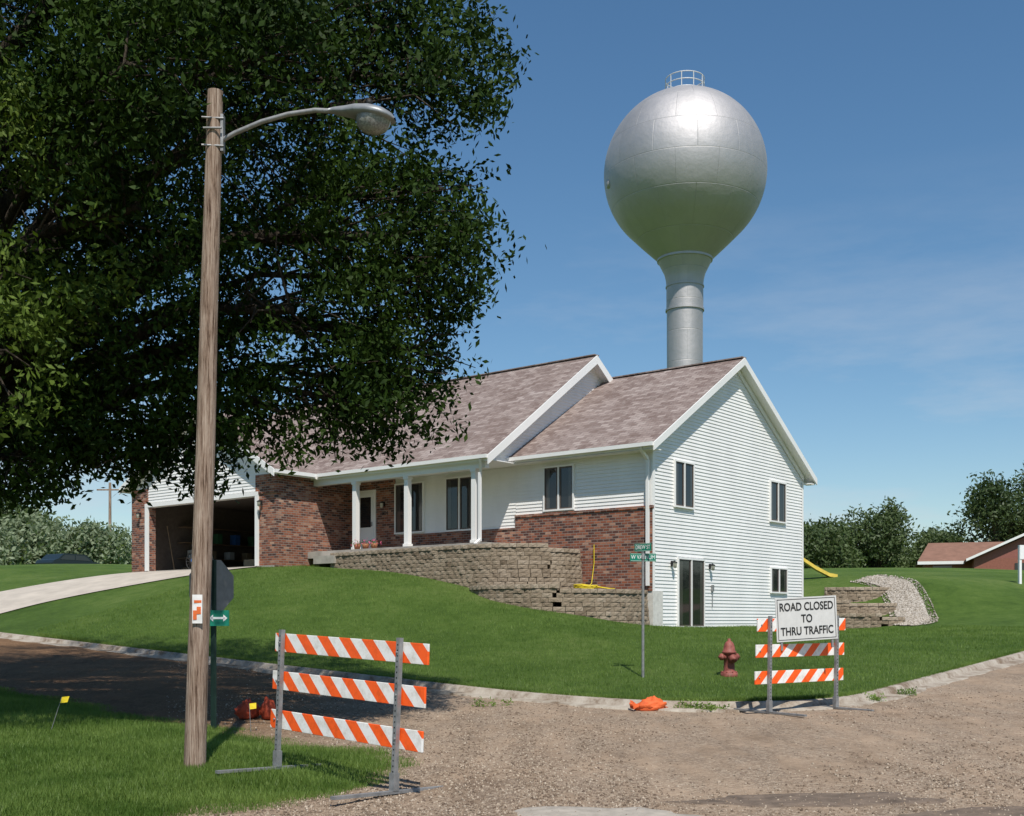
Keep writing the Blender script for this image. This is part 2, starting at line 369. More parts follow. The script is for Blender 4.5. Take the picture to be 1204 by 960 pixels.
# grass blades
def blades(name,x,y,h0,h1,w,mat,zoff=0.0):
    N=len(x); z=H(x,y)+zoff; X,Y=to_world(x,y); h=rng.uniform(h0,h1,N); a=rng.random(N)*6.28; l=rng.normal(0,.35,(N,2))*h[:,None]
    dx=np.cos(a)*w/2;dy=np.sin(a)*w/2
    V=np.stack([np.stack([X-dx,Y-dy,z-.01],-1),np.stack([X+dx,Y+dy,z-.01],-1),np.stack([X+l[:,0],Y+l[:,1],z+h],-1)],1).reshape(-1,3)
    return fastmesh(name,V,np.arange(3*N).reshape(-1,3),[mat])
GB=leafmat('grass_blades',(.065,.125,.018),(.19,.27,.065),.3,.8)
N=330000
u=rng.uniform(-.47,-.05,N); d=rng.uniform(8.3,22,N); X=u*d; x,y=to_local(X,d); k=(dN(x,y)>-.05+.22*rng.random(N)**2)
x1,y1=x[k],y[k]
N=260000
x2=rng.uniform(-20,9.8,N); y2=rng.uniform(-12,10,N); k=(dL(x2,y2)>.02)&~((x2>-21.2)&(x2<.1)&(y2>-.2))&~((x2<-12.4)&(y2>-3.5))&~((x2<-13)&(x2>-20.7))&~((x2>-12)&(x2<.15)&(y2>-2.7))&~((x2>-4.5)&(x2<-.0)&(y2>-3.1))&~((x2<4.6)&(y2>9.6))
x2,y2=x2[k],y2[k]
x3=rng.uniform(-12,6.8,16000); y3=-12+rng.uniform(-.05,.08,16000)
t3=rng.uniform(-math.pi/2,0,6000); r3=3-rng.uniform(-.05,.08,6000)
x3=np.concatenate([x3,6.8+r3*np.cos(t3),9.8-rng.uniform(-.05,.08,14000)]); y3=np.concatenate([y3,-9+r3*np.sin(t3),rng.uniform(-9,14,14000)])
blades('grass',np.concatenate([x1,x2,x3]),np.concatenate([y1,y2,y3]),.03,.085,.011,GB)
# ------------------------------------------------------------------ HOUSE
house=empty('brick_house',(CX,CY,0),HROT)
def siding(mb,f,z0,z1,lo,hi,step=.105,mi=0):
    z=z0
    while z<z1-1e-3:
        t=min(z+step,z1); a,b=lo(z),hi(z); c,d=lo(t),hi(t)
        if b-a<.02: break
        if d<c: c=d=(c+d)/2
        mb.add([f(a,z,.024),f(b,z,.024),f(d,t,.004),f(c,t,.004),f(a,z,.003),f(b,z,.003)],[(0,1,2,3),(4,5,1,0)],mi); z=t
WR=(4.95,6.55+5.4*.615)   # wing ridge y,z
MR=(3.9,10.48); ME=(-1.8,6.5)
ws=(WR[1]-6.55)/(WR[0]+.45); ms=(MR[1]-ME[1])/(MR[0]-ME[0])
w=MB()
fy=lambda yy:(lambda a,z,o:(a,yy-o,z)); fx=lambda xx:(lambda a,z,o:(xx+o,a,z))
def glo(z): return 0.0 if z<6.7 else max(0,(z-6.55)/ws-.45+.02)
def ghi(z): return 9.9 if z<6.7 else min(9.9,2*WR[0]+.45-(z-6.55)/ws-.02)
siding(w,fx(0),1.2,WR[1]-.12,glo,ghi)
siding(w,fy(0),4.8,6.5,lambda z:-5.0,lambda z:0.0)
siding(w,fy(0),4.4,6.45,lambda z:-10.3,lambda z:-5.0)
def mlo(z): return (z-ME[1])/ms+ME[0]+.12
def mhi(z): return 2*MR[0]-ME[0]-(z-ME[1])/ms-.12
siding(w,fx(-5.0),6.42,MR[1]-.2,mlo,mhi)
GX=-16.8; GE=(-12.3,6.5); GRZ=6.5+4.5*.56
siding(w,fy(-3.3),5.78,GRZ-.1,lambda z:-21 if z<6.6 else GX-4.5+(z-6.5)/.56+.06,lambda z:-12.6 if z<6.6 else GX+4.5-(z-6.5)/.56-.06)
siding(w,lambda a,z,o:(-21-o,a,z),3.2,6.5,lambda z:-3.3,lambda z:9.9)
w.obj('siding',[WH],house)
s=MB()  # solid walls behind cladding: 0 brick 1 foundation 2 trim 3 interior
s.box(-4.98,-.012,.02,.2,1.0,6.5,1); s.box(-.2,-.012,.2,9.88,.8,6.6,1)
s.prism([(-.2,.0,6.6),(-.2,9.9,6.6),(-.2,WR[0],WR[1]-.15)],(.19,0,0),1)
s.prism([(-5.2,-1.6,6.4),(-5.2,9.4,6.4),(-5.2,MR[0],MR[1]-.2)],(.18,0,0),2)
s.box(-21,-.2,9.7,9.9,1.0,6.5,1)
s.box(-5.0,.02,-.06,.015,2.35,4.72,0)
s.box(-5.0,.05,-.09,.014,4.72,4.80,0)
s.box(-.19,.045,-.035,.5,1.0,2.348,1)
s.box(-12.6,-5.0,-.05,.19,2.0,4.36,0); s.box(-10.3,-5.002,-.075,.1,4.36,4.41,0)
s.box(-12.6,-10.302,-.053,.19,4.361,6.45,0)
s.box(-12.8,-12.6,-3.3,.2,2.6,6.45,0)
s.box(-13.65,-12.8,-3.3,-3.0,2.6,5.78,0); s.box(-13.65,-12.56,-3.34,-3.0,5.78,6.42,0)
s.box(-21,-19.95,-3.34,-3.0,2.6,6.42,0)
s.box(-21.1,-20.8,-3.0,.0,2.6,6.42,0)
s.box(-19.95,-13.65,-3.28,-3.05,5.72,6.5,2)
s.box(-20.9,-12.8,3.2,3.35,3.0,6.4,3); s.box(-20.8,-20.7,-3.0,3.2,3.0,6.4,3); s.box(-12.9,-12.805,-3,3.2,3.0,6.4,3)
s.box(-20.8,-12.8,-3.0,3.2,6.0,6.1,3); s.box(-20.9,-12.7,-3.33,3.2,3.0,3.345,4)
s.obj('walls',[BR,FOUND,TR,INT,CONC],house)
r=MB()
def slab(mb,q,th,mi):
    top=[np.array(p,float) for p in q]; bot=[p-np.array((0,0,th)) for p in top]
    mb.add(top,[(0,1,2,3)],mi); mb.add(bot,[(3,2,1,0)],1)
    for i in range(4): j=(i+1)%4; mb.add([top[i]-np.array((0,0,.02)),top[j]-np.array((0,0,.02)),bot[j],bot[i]],[(0,1,2,3)],1); mb.add([top[i],top[j],top[j]-np.array((0,0,.02)),top[i]-np.array((0,0,.02))],[(0,1,2,3)],mi)
slab(r,[(-5.0,-.45,6.55),(.32,-.45,6.55),(.32,WR[0],WR[1]),(-5.0,WR[0],WR[1])],.2,0)
slab(r,[(.32,10.35,6.55),(-5.0,10.35,6.55),(-5.0,WR[0],WR[1]),(.32,WR[0],WR[1])],.2,0)
slab(r,[(-21.3,ME[0],ME[1]),(-4.65,ME[0],ME[1]),(-4.65,MR[0],MR[1]),(-21.3,MR[0],MR[1])],.2,0)
by=2*MR[0]-ME[0]
slab(r,[(-4.65,by,ME[1]),(-21.3,by,ME[1]),(-21.3,MR[0],MR[1]),(-4.65,MR[0],MR[1])],.2,0)
gyb=(GRZ-ME[1])/ms+ME[0]
slab(r,[(GE[0],-3.65,GE[1]+.01),(GE[0],ME[0]+.02,GE[1]+.01),(GX,gyb,GRZ+.01),(GX,-3.65,GRZ+.01)],.18,2)
slab(r,[(2*GX-GE[0],ME[0]+.02,GE[1]+.01),(2*GX-GE[0],-3.65,GE[1]+.01),(GX,-3.65,GRZ+.01),(GX,gyb,GRZ+.01)],.18,2)
r.beam((-5.0,WR[0],WR[1]+.0),(.33,WR[0],WR[1]+.0),.26,.035,0); r.beam((-21.3,MR[0],MR[1]),(-4.64,MR[0],MR[1]),.26,.035,0)
r.obj('roof',[SH,TR,SHY],house)
t=MB()
def rake(mb,x,pts,th=.24,w_=.035):
    for a,b in zip(pts[:-1],pts[1:]):
        mb.prism([(x,a[0],a[1]-th),(x,b[0],b[1]-th),(x,b[0],b[1]-.015),(x,a[0],a[1]-.015)],(w_,0,0))
rake(t,.322,[(-.47,6.54),(WR[0],WR[1]),(10.37,6.54)])
rake(t,-4.648,[(-1.82,6.49),(MR[0],MR[1]),(by,6.49)],.30)
for sgn in (1,-1):
    xe=GX+sgn*4.52; t.prism([(xe,-3.652,6.26),(GX,-3.652,GRZ-.22),(GX,-3.652,GRZ),(xe,-3.652,6.50)],(0,-.035,0))
t.prism([(.03,.0,6.42),(.03,WR[0],WR[1]-.40),(.03,WR[0],WR[1]-.22),(.03,.0,6.60)],(.03,0,0)); t.prism([(.03,9.9,6.42),(.03,WR[0],WR[1]-.40),(.03,WR[0],WR[1]-.22),(.03,9.9,6.60)],(.03,0,0))
t.box(-4.98,.3,-.45,-.005,6.35,6.38); t.box(-12.6,-4.68,-1.78,-.03,6.34,6.37)
t.box(.0,.3,9.9,10.3,6.3,6.34)
t.box(-12.59,-4.85,-1.68,-1.5,6.12,6.338)
t.box(-.06,.034,-.034,.0,4.81,6.4); t.box(.026,.036,-.03,.09,1.2,6.45); t.box(.026,.036,9.82,9.93,1.2,6.4)
t.box(-13.66,-13.5,-3.36,-3.29,3.35,5.72); t.box(-20.12,-19.94,-3.36,-3.29,3.35,5.72); t.box(-20.12,-13.5,-3.362,-3.295,5.72,5.86)
def gutter(x0,x1,yy,zz):
    t.box(x0,x1,yy-.11,yy-.0,zz-.12,zz-.01)
gutter(-5.0,.33,-.452,6.55); gutter(-12.2,-4.64,-1.802,6.5)
t.box(GE[0],GE[0]+.11,-3.66,-1.92,6.37,6.49)
t.box(-.14,-.05,-.14,-.065,2.5,6.1); t.beam((-.1,-.1,6.12),(-.1,-.5,6.42),.08,.08)
t.beam((-4.9,-1.86,6.38),(-5.05,-1.66,6.0),.08,.08); t.box(-5.09,-5.01,-1.74,-1.66,3.9,6.0); t.beam((-5.05,-1.7,3.95),(-4.9,-2.1,3.78),.08,.07)
for xx in (-5.35,-8.2,-10.6): 
    t.box(xx-.085,xx+.085,-1.66,-1.49,3.86,6.12); t.box(xx-.11,xx+.11,-1.69,-1.46,3.86,3.96); t.box(xx-.11,xx+.11,-1.688,-1.462,6.03,6.118)
t.obj('trim_and_gutters',[TR],house)
p=MB(); p.box(-12.59,-4.6,-1.95,-.055,3.62,3.85,0); p.box(-11.9,-10.9,-2.3,-1.95,3.4,3.66,0); p.obj('porch_floor',[CONC],house)
SASH=simple('window_sash',(.10,.08,.07),.5); DRAPE=M('drapes_behind_glass',.08,spec=.8); DRAPE.col((.05,.05,.048))
def window_y(x0,x1,z0,z1,y=-.03,panes=2,name='window'):
    m=MB(); fr=.05
    m.box(x0,x1,y-.05,y+.04,z1-fr,z1,0);m.box(x0,x1,y-.065,y+.04,z0,z0+fr,0)
    xsn=np.linspace(x0,x1,panes+1)
    for i,xx in enumerate(xsn): m.box(max(x0,xx-fr*(.5 if 0<i<panes else (0 if i==0 else 1))-.0),min(x1,xx+fr*(.5 if 0<i<panes else (1 if i==0 else 0))),y-.048,y+.04,z0+fr,z1-fr,0)
    for i in range(panes):
        a,b=xsn[i]+.055,xsn[i+1]-.055
        m.box(a-.01,b+.01,y-.03,y+.03,z0+fr,z0+fr+.04,2);m.box(a-.01,b+.01,y-.03,y+.03,z1-fr-.04,z1-fr,2)
        m.box(a-.01,a+.03,y-.031,y+.03,z0+fr+.04,z1-fr-.04,2);m.box(b-.03,b+.01,y-.031,y+.03,z0+fr+.04,z1-fr-.04,2)
    m.box(x0+fr,x1-fr,y-.012,y-.008,z0+fr,z1-fr,1)
    ww=(x1-x0)*.13
    m.box(x0+.09,x0+.09+ww,y-.0155,y-.0125,z0+.1,z1-.1,3); m.box(x1-.09-ww*.8,x1-.09,y-.0155,y-.0125,z0+.1,z1-.1,3)
    return m.obj(name,[TR,GL,SASH,DRAPE.m],house)
window_y(-3.89,-2.73,4.84,6.22,-.03); window_y(-7.96,-6.73,4.42,6.2,-.03); window_y(-10.28,-8.92,4.45,6.17,-.045)
def window_x(y0,y1,z0,z1,name='window',panes=2):
    o=window_y(0,y1-y0,z0,z1,-.03,panes,name); o.location=(0,y0,0); o.rotation_euler=(0,0,math.pi/2); return o
window_x(1.13,2.27,4.84,6.24); window_x(7.3,8.5,4.82,6.22); window_x(7.35,8.6,2.42,3.3)
d=window_x(1.32,2.9,1.28,3.37,'patio_door')
m=MB(); m.box(.0,.45,1.2,3.0,1.14,1.27); m.obj('patio_step',[CONC],house)
m=MB(); m.box(-12.12,-11.2,-.09,-.04,3.86,6.05,0); m.box(-12.02,-11.3,-.115,-.088,3.9,5.95,1)
m.box(-11.92,-11.4,-.122,-.112,4.75,5.8,2); m.box(-11.92,-11.4,-.12,-.113,4.0,4.55,0)
m.box(-11.36,-11.33,-.16,-.115,4.78,4.92,3); m.obj('entrance_door',[TR,WH,GL,GALV],house)
LGL=simple('lamp_glass',(.5,.48,.4),.2)
def wall_lamp(loc,rz=0):
    m=MB(); m.box(-.04,.04,-.03,0,-.06,.1,0); m.beam((0,-.02,.08),(0,-.12,.1),.02,.02,0); m.rev([(0,.1),(.07,.06),(.075,.04)],(0,-.12,0),8,0); m.rev([(.06,.04),(.05,-.1),(0,-.12)],(0,-.12,0),8,1)
    m.obj('wall_lamp',[BLK,LGL],house,loc,(0,0,rz))
wall_lamp((-13.3,-3.35,5.45)); wall_lamp((-20.4,-3.35,5.45)); wall_lamp((.03,1.0,3.15),math.pi/2); wall_lamp((.03,3.25,3.15),math.pi/2); wall_lamp((-10.8,-.06,5.5))
m=MB(); m.box(.03,.08,3.35,3.45,2.4,2.6); m.tube([(.05,3.4,2.4),(.05,3.4,1.9)],[.012,.012],6); m.obj('electric_meter',[GALV],house)
text('804',.2,BLK,house,(-10.75,-.075,5.2),(math.pi/2,0,0),'house_number')
# garage contents
m=MB()
for zz in (3.9,4.5,5.1): m.box(-20.6,-20.1,-1.6,2.6,zz,zz+.03,0)
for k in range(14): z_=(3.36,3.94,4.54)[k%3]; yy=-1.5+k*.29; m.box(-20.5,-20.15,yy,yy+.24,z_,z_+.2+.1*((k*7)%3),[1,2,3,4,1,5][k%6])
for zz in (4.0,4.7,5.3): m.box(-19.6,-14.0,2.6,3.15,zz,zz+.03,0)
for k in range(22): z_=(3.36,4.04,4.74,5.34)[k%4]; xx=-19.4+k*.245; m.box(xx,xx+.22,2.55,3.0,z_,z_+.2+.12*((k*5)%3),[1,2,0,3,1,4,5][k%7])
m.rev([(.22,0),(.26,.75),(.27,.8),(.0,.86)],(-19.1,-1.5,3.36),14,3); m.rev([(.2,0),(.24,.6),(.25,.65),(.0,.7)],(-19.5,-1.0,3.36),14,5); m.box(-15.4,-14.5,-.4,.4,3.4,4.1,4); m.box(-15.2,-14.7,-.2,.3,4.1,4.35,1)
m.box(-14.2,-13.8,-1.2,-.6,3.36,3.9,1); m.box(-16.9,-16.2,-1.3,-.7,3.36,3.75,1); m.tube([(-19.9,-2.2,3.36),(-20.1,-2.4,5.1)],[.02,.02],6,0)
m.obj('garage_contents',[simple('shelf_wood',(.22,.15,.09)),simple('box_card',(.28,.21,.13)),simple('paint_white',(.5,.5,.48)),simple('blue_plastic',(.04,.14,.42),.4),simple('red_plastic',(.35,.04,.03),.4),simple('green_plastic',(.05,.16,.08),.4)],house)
def torus(mb,c,R,r,mi,n=24):
    pts=[]
    for k in range(n+1):
        a=2*math.pi*k/n; pts.append((c[0]+R*math.cos(a),c[1],c[2]+R*math.sin(a)))
    mb.tube(pts,[r]*(n+1),6,mi,False)
bk=MB(); z0=3.36; yb=-2.6
for xx in (-18.3,-17.3):
    torus(bk,(xx,yb,z0+.33),.3,.022,0)
    for a in range(0,180,30): q=math.radians(a); bk.tube([(xx-.29*math.cos(q),yb,z0+.33-.29*math.sin(q)),(xx+.29*math.cos(q),yb,z0+.33+.29*math.sin(q))],[.003,.003],4,2)
for a,b in (((-18.3,.33),(-18.05,.75)),((-18.05,.75),(-17.55,.78)),((-17.55,.78),(-17.3,.33)),((-18.3,.33),(-17.9,.3)),((-17.9,.3),(-18.05,.75)),((-17.9,.3),(-17.55,.75)),((-17.55,.78),(-17.58,.98)),((-18.05,.75),(-18.08,.88))):
    bk.tube([(a[0],yb,z0+a[1]),(b[0],yb,z0+b[1])],[.022,.022],6,1)
bk.tube([(-17.58,yb-.25,z0+.98),(-17.58,yb+.25,z0+.98)],[.014,.014],6,0); bk.box(-18.2,-17.96,yb-.06,yb+.06,z0+.88,z0+.93,0)
bike=bk.obj('bicycle',[BLK,simple('blue_paint',(.04,.18,.55),.3),GALV]); bike.location=(CX,CY,0); bike.rotation_euler=(0,0,HROT)
# ------------------------------------------------------------------ stone walls
def resample(pts):
    pts=[np.array(p,float) for p in pts]; dense=[]
    for i in range(len(pts)-1):
        p0=pts[max(i-1,0)];p1=pts[i];p2=pts[i+1];p3=pts[min(i+2,len(pts)-1)]
        for k in range(20):
            u=k/20; dense.append(.5*((2*p1)+(-p0+p2)*u+(2*p0-5*p1+4*p2-p3)*u*u+(-p0+3*p1-3*p2+p3)*u**3))
    dense.append(pts[-1]); return dense
def stonewall(name,pts,top,course=.125,depth=.28,base=None):
    d=resample(pts); L=[0]
    for a,b in zip(d[:-1],d[1:]): L.append(L[-1]+np.linalg.norm(b[:2]-a[:2]))
    L=np.array(L); arr=np.array(d); tot=L[-1]; mb=MB(); rr=random.Random(len(name)+int(tot*10))
    at=lambda q:np.array([np.interp(q,L,arr[:,0]),np.interp(q,L,arr[:,1])])
    ztop=lambda q: float(np.interp(q,L,np.interp(L/tot,np.linspace(0,1,len(top)),top)))
    for c in range(16):
        q=-rr.random()*.3
        while q<tot:
            l=rr.uniform(.2,.36); a=max(q,0);b=min(q+l,tot)-.008
            if b-a>.04:
                mid=(a+b)/2; zt=round(ztop(mid)/course)*course-c*course; pm=at(mid); hb=float(H(pm[0],pm[1])[0]) if base is None else base
                if zt>hb-.12:
                    p0=at(a);p1=at(b);dr=(p1-p0);dl=np.linalg.norm(dr)
                    if dl>1e-4:
                        dr/=dl; nn=np.array((dr[1],-dr[0])); off=rr.uniform(-.012,.012)+c*.012+(.03 if c==0 else 0)
                        f0=p0+nn*off;f1=p1+nn*off;b0=p0-nn*depth;b1=p1-nn*depth; jz=rr.uniform(-.003,.003)
                        fm=(f0+f1)/2+nn*rr.uniform(.008,.025)
                        z0,z1=zt-course+.005,zt+jz; e=.014
                        vs=[(*f0,z0),(*fm,z0+e/2),(*f1,z0),(*b1,z0),(*b0,z0),(*(f0-nn*e),z1),(*(fm-nn*e),z1-.004),(*(f1-nn*e),z1),(*b1,z1),(*b0,z1),(*(fm+nn*.008),(z0+z1)/2)]
                        mb.add(vs,[(0,1,10,5) ,(1,2,7,10),(10,7,6),(10,6,5),(2,3,8,7),(3,4,9,8),(4,0,5,9),(5,6,7,8,9),(4,3,2,1,0)],0,rnd=.25*rr.random()+.75*rr.gauss(.5,.17)+(.22 if c==0 else 0))
            q+=l
    o=mb.obj(name,[STONE]); o.location=(CX,CY,0); o.rotation_euler=(0,0,HROT); return o
stonewall('retaining_wall',[(-11.2,-2.15),(-8,-2.4),(-5,-2.5),(-3.9,-2.4),(-3.0,-1.9),(-2.5,-1.0),(-2.45,-.1)],[3.75]*6+[3.7,3.6])
stonewall('retaining_wall',[(-4.3,-3.0),(-3.2,-3.45),(-1.6,-3.3),(-.5,-2.4),(-.1,-1.2),(-.1,-.1)],[2.5,2.5,2.5,2.38,2.38,2.38])
stonewall('retaining_wall',[(.12,9.75),(1.0,9.8),(2.0,9.9),(2.9,10.2),(3.3,10.9)],[1.72,1.72,1.72,1.6],base=1.1)
stonewall('retaining_wall',[(.0,11.3),(1.0,11.4),(2.0,11.8),(2.4,12.5)],[2.2,2.2,2.15,2.1],base=1.6)
stonewall('retaining_wall',[(-.5,12.9),(.6,13.1),(1.3,13.6),(1.5,14.3)],[2.8,2.8,2.75,2.7],base=2.1)
MULCH=simple('planting_soil',(.13,.095,.065),.95,var=.4,scale=20,bump=.8)
PEB=M('white_pebbles',.9,spec=.2); q=PEB.vor(24); se=PEB.n('ShaderNodeSeparateColor'); PEB.link(q,se.inputs[0]); PEB.col(PEB.ramp(se.outputs[0],[(0,(.20,.17,.14)),(.4,(.36,.32,.27)),(1,(.58,.54,.48))])).bump(PEB.vor(24,out='Distance'),.9,.03); PEB=PEB.m
b=MB()
b.poly([(-11,-.1,3.4),(-11,-2.1,3.4),(-8,-2.25,3.4),(-5,-2.35,3.4),(-3.9,-2.2,3.4),(-3.1,-1.8,3.4),(-2.6,-1,3.4),(-2.6,-.1,3.4)],0)
b.poly([(-4.3,-.1,2.33),(-4.3,-2.8,2.33),(-3.2,-3.2,2.33),(-1.7,-3.05,2.33),(-.65,-2.3,2.33),(-.25,-1.2,2.33),(-.25,-.1,2.33)],0)
b.obj('planting_bed',[MULCH],None,(CX,CY,0),(0,0,HROT))
b=MB()
b.poly([(.1,9.9,1.64),(1.2,10,1.64),(2.0,10.1,1.64),(2.8,10.4,1.64),(3.2,11.1,1.64),(2.5,12.6,1.64),(.0,12,1.64)],0)
b.poly([(-.3,11.5,2.12),(1.2,11.6,2.12),(1.9,12,2.12),(2.25,12.6,2.12),(1.6,14.2,2.12),(-.4,13.2,2.12)],0)
b.poly([(-.6,13.1,2.7),(.6,13.3,2.7),(1.15,13.7,2.7),(1.3,14.4,2.7),(.8,15.2,2.7),(-.8,15.2,2.7)],0)
pp=resample([(0.2,15.6),(1.6,15.0),(2.5,13.8),(3.3,12.3),(3.8,11.0),(3.5,10.2)])
for a,c in zip(pp[:-1],pp[1:]):
    dd=(c-a);dd/=np.linalg.norm(dd);nn=np.array((-dd[1],dd[0]))
    def pt(q,o): 
        g=q+nn*o; return (g[0],g[1],float(H(g[0],g[1])[0])+.04)
    os_=[-.8,-.4,0,.25]
    for i in range(3): b.add([pt(a,os_[i]),pt(c,os_[i]),pt(c,os_[i+1]),pt(a,os_[i+1])],[(0,1,2,3)],0,True)
b.obj('pebble_bed',[PEB],None,(CX,CY,0),(0,0,HROT))
def genbed(N):
    P_=np.array(pp); i=rng.integers(0,len(P_)-1,N); a=P_[i]; c=P_[i+1]; dd=c-a; dd/=np.linalg.norm(dd,axis=1)[:,None]; nn=np.stack([-dd[:,1],dd[:,0]],1)
    o_=np.clip(rng.normal(-.25,.38,N),-1.0,.5); g=a+nn*o_[:,None]+dd*rng.uniform(-.1,.1,(N,1)); X,Y=to_world(g[:,0],g[:,1]); return X,Y,H(g[:,0],g[:,1])+.035
stones('loose_rocks',8000,genbed,.015,.06,stonecolor('bed_rock',[(0,(.24,.21,.17)),(.5,(.44,.39,.33)),(1,(.66,.61,.55))]),2)
# yellow hose on the terrace
hs=MB(); pts=[(-1.95,-.12,3.75),(-1.94,-.13,3.2),(-1.98,-.2,2.6),(-2.0,-.5,2.42)]
for k in range(30): a=k*.6; pts.append((-1.7+.38*math.cos(a),-.9+.25*math.sin(a),2.42+.004*k))
pts+=[(-1.1,-.6,2.42),(-.7,-.9,2.40)]
hs.tube(pts,[.014]*4+[.024]*(len(pts)-4),6); hs.obj('garden_hose',[simple('yellow_rubber',(.65,.5,.03),.5)],None,(CX,CY,0),(0,0,HROT))
# slide
sl=MB(); YEL=simple('yellow_plastic',(.75,.55,.10),.4)
prof=[(-1.2,1.3),(-.8,1.2),(-.3,.85),(.3,.42),(.8,.14),(1.1,.08)]
for a,c in zip(prof[:-1],prof[1:]):
    sl.prism([(a[0],-.22,a[1]),(c[0],-.22,c[1]),(c[0],-.22,c[1]+.03),(a[0],-.22,a[1]+.03)],(0,.44,0))
    for yy in (-.25,.22): sl.prism([(a[0],yy,a[1]),(c[0],yy,c[1]),(c[0],yy,c[1]+.14),(a[0],yy,a[1]+.14)],(0,.03,0))
for yy in (-.24,.24):
    sl.tube([(-1.65,yy,0),(-1.25,yy,1.45)],[.025,.025],8); sl.tube([(-.95,yy,0),(-1.15,yy,1.15)],[.02,.02],8)
for k in range(4): sl.tube([(-1.61+.08*k,-.24,.2+.28*k),(-1.61+.08*k,.24,.2+.28*k)],[.018,.018],6)
SLX,SLY=12.0,46.8
sl.obj('playground_slide',[YEL],None,(SLX,SLY,Hw(SLX,SLY)-.03),(0,.0,-.1)).scale=(1.05,1.05,1.0)
def leafcloud(name,C,N,spread,size,mat,parent=None,droop=.2,aspect=.42):
    C=np.asarray(C,float); M_=len(C); c=np.repeat(C,N,0)+rng.normal(0,1,(M_*N,3))*spread*np.array((1,1,.75)); n_=len(c)
    d=rng.normal(0,1,(n_,3)); d[:,2]-=droop; d/=np.linalg.norm(d,axis=1)[:,None]
    r_=rng.normal(0,1,(n_,3)); r_[:,2]*=.5; sd=np.cross(d,r_); sd/=np.linalg.norm(sd,axis=1)[:,None]
    L_=size*rng.uniform(.6,1.25,(n_,1))
    V=np.stack([c-d*L_/2,c+sd*L_*aspect/2,c+d*L_/2,c-sd*L_*aspect/2],1).reshape(-1,3)
    return fastmesh(name,V,np.arange(4*n_).reshape(-1,4),[mat],parent)
fl=empty('flower_pots'); TC=simple('terracotta',(.3,.12,.06)); PK=simple('pink_petals',(.75,.1,.25),.5)
for k in range(3):
    xx,yy=to_world(-9.5-.4*k,-1.8); m=MB(); m.rev([(.0,0),(.09,0),(.12,.16),(.1,.16)],(float(xx),float(yy),3.86),12); m.obj('pot',[TC],fl)
    leafcloud('blossoms',[(xx,yy,4.06)],40,.08,.06,PK,fl); leafcloud('leaves',[(xx,yy,4.03)],50,.09,.07,GB,fl)
wc=[]
for (wx,wy) in ((2.9,18.6),(3.05,18.5),(2.75,18.7),(-.3,19.4),(6.2,19.6),(7.0,20.4),(3.3,18.4)):
    for k in range(4): wc.append((wx+rng.normal(0,.09),wy+rng.normal(0,.05),Rw(wx,wy)+.06))
leafcloud('weeds',wc,40,.05,.06,GB,None,-.6,.35)
# ------------------------------------------------------------------ WATER TOWER
tw=empty('water_tower',(13.5,90,0))
tm=M('aluminium_paint',.5,.82,.4)
sep=tm.n('ShaderNodeSeparateXYZ'); tm.link(tm.obj(),sep.inputs[0]); an=tm.math('ARCTAN2',sep.outputs[0],sep.outputs[1]); cb=tm.n('ShaderNodeCombineXYZ'); tm.link(tm.math('MULTIPLY',an,6.0),cb.inputs[0]); tm.link(sep.outputs[2],cb.inputs[1])
bt=tm.n('ShaderNodeTexBrick'); tm.link(cb.outputs[0],bt.inputs['Vector']); bt.inputs['Scale'].default_value=1; bt.inputs['Brick Width'].default_value=3.14; bt.inputs['Row Height'].default_value=2.4;bt.inputs['Mortar Size'].default_value=.03;bt.inputs['Mortar Smooth'].default_value=.8
bt.inputs['Color1'].default_value=(.44,.43,.435,1);bt.inputs['Color2'].default_value=(.49,.475,.48,1);bt.inputs['Mortar'].default_value=(.41,.40,.40,1)
dirt=tm.noise(.5,6,.7,tm.mapv((1,1,.3))); c=tm.mix(tm.ramp(dirt,[(.4,(0,0,0)),(.75,(.5,.5,.5))]),bt.outputs['Color'],(.37,.36,.36)); tm.col(c)
rr_=tm.ramp(tm.noise(1.2,6),[(.3,(.60,.60,.60)),(.7,(.68,.68,.68))]); tm.link(rr_,tm.b.inputs['Roughness'])
tm.bump(tm.math('ADD',tm.math('MULTIPLY',bt.outputs['Fac'],-.5),tm.math('MULTIPLY',tm.noise(.9,3),.9)),.35,.12)
R=6.3; zc=36.4; pf=[]
for k in range(0,41): a=math.radians(90-135*k/40); pf.append((max(R*math.cos(a),.001),zc+R*math.sin(a)))
pf+=[(3.4,30.90),(2.15,29.72)]
mb=MB(); mb.rev(pf,(0,0,0),96,0)
mb.rev([(2.15,29.72),(2.15,29.55),(2.05,29.5)],(0,0,0),64,0,sm=False)
mb.rev([(2.05,29.5),(1.85,29.1),(1.6,28.6),(1.47,28.1),(1.43,27.6)],(0,0,0),64,0)
mb.rev([(1.43,27.6),(1.49,27.6),(1.49,27.5),(1.43,27.5)],(0,0,0),64,0,sm=False)
mb.rev([(1.43,27.5),(1.43,25.8)],(0,0,0),64,0); mb.rev([(1.43,25.8),(1.5,25.8),(1.5,25.65),(1.4,25.65)],(0,0,0),64,0,sm=False)
mb.rev([(1.4,25.65),(1.38,18),(1.38,11),(1.7,8),(2.6,5),(3.4,3.2)],(0,0,0),64,0)
mb.obj('tank_and_stem',[tm.m],tw)
rl=MB()
for h in (0.0,.55,1.1):
    pts=[(1.5*math.cos(a),1.5*math.sin(a),zc+R+h-.05) for a in np.linspace(0,2*math.pi,33)]; rl.tube(pts,[.04]*33,6,0,False)
for k in range(10): a=k*math.pi/5; rl.tube([(1.5*math.cos(a),1.5*math.sin(a),zc+R-.35),(1.5*math.cos(a),1.5*math.sin(a),zc+R+1.05)],[.04,.04],6)
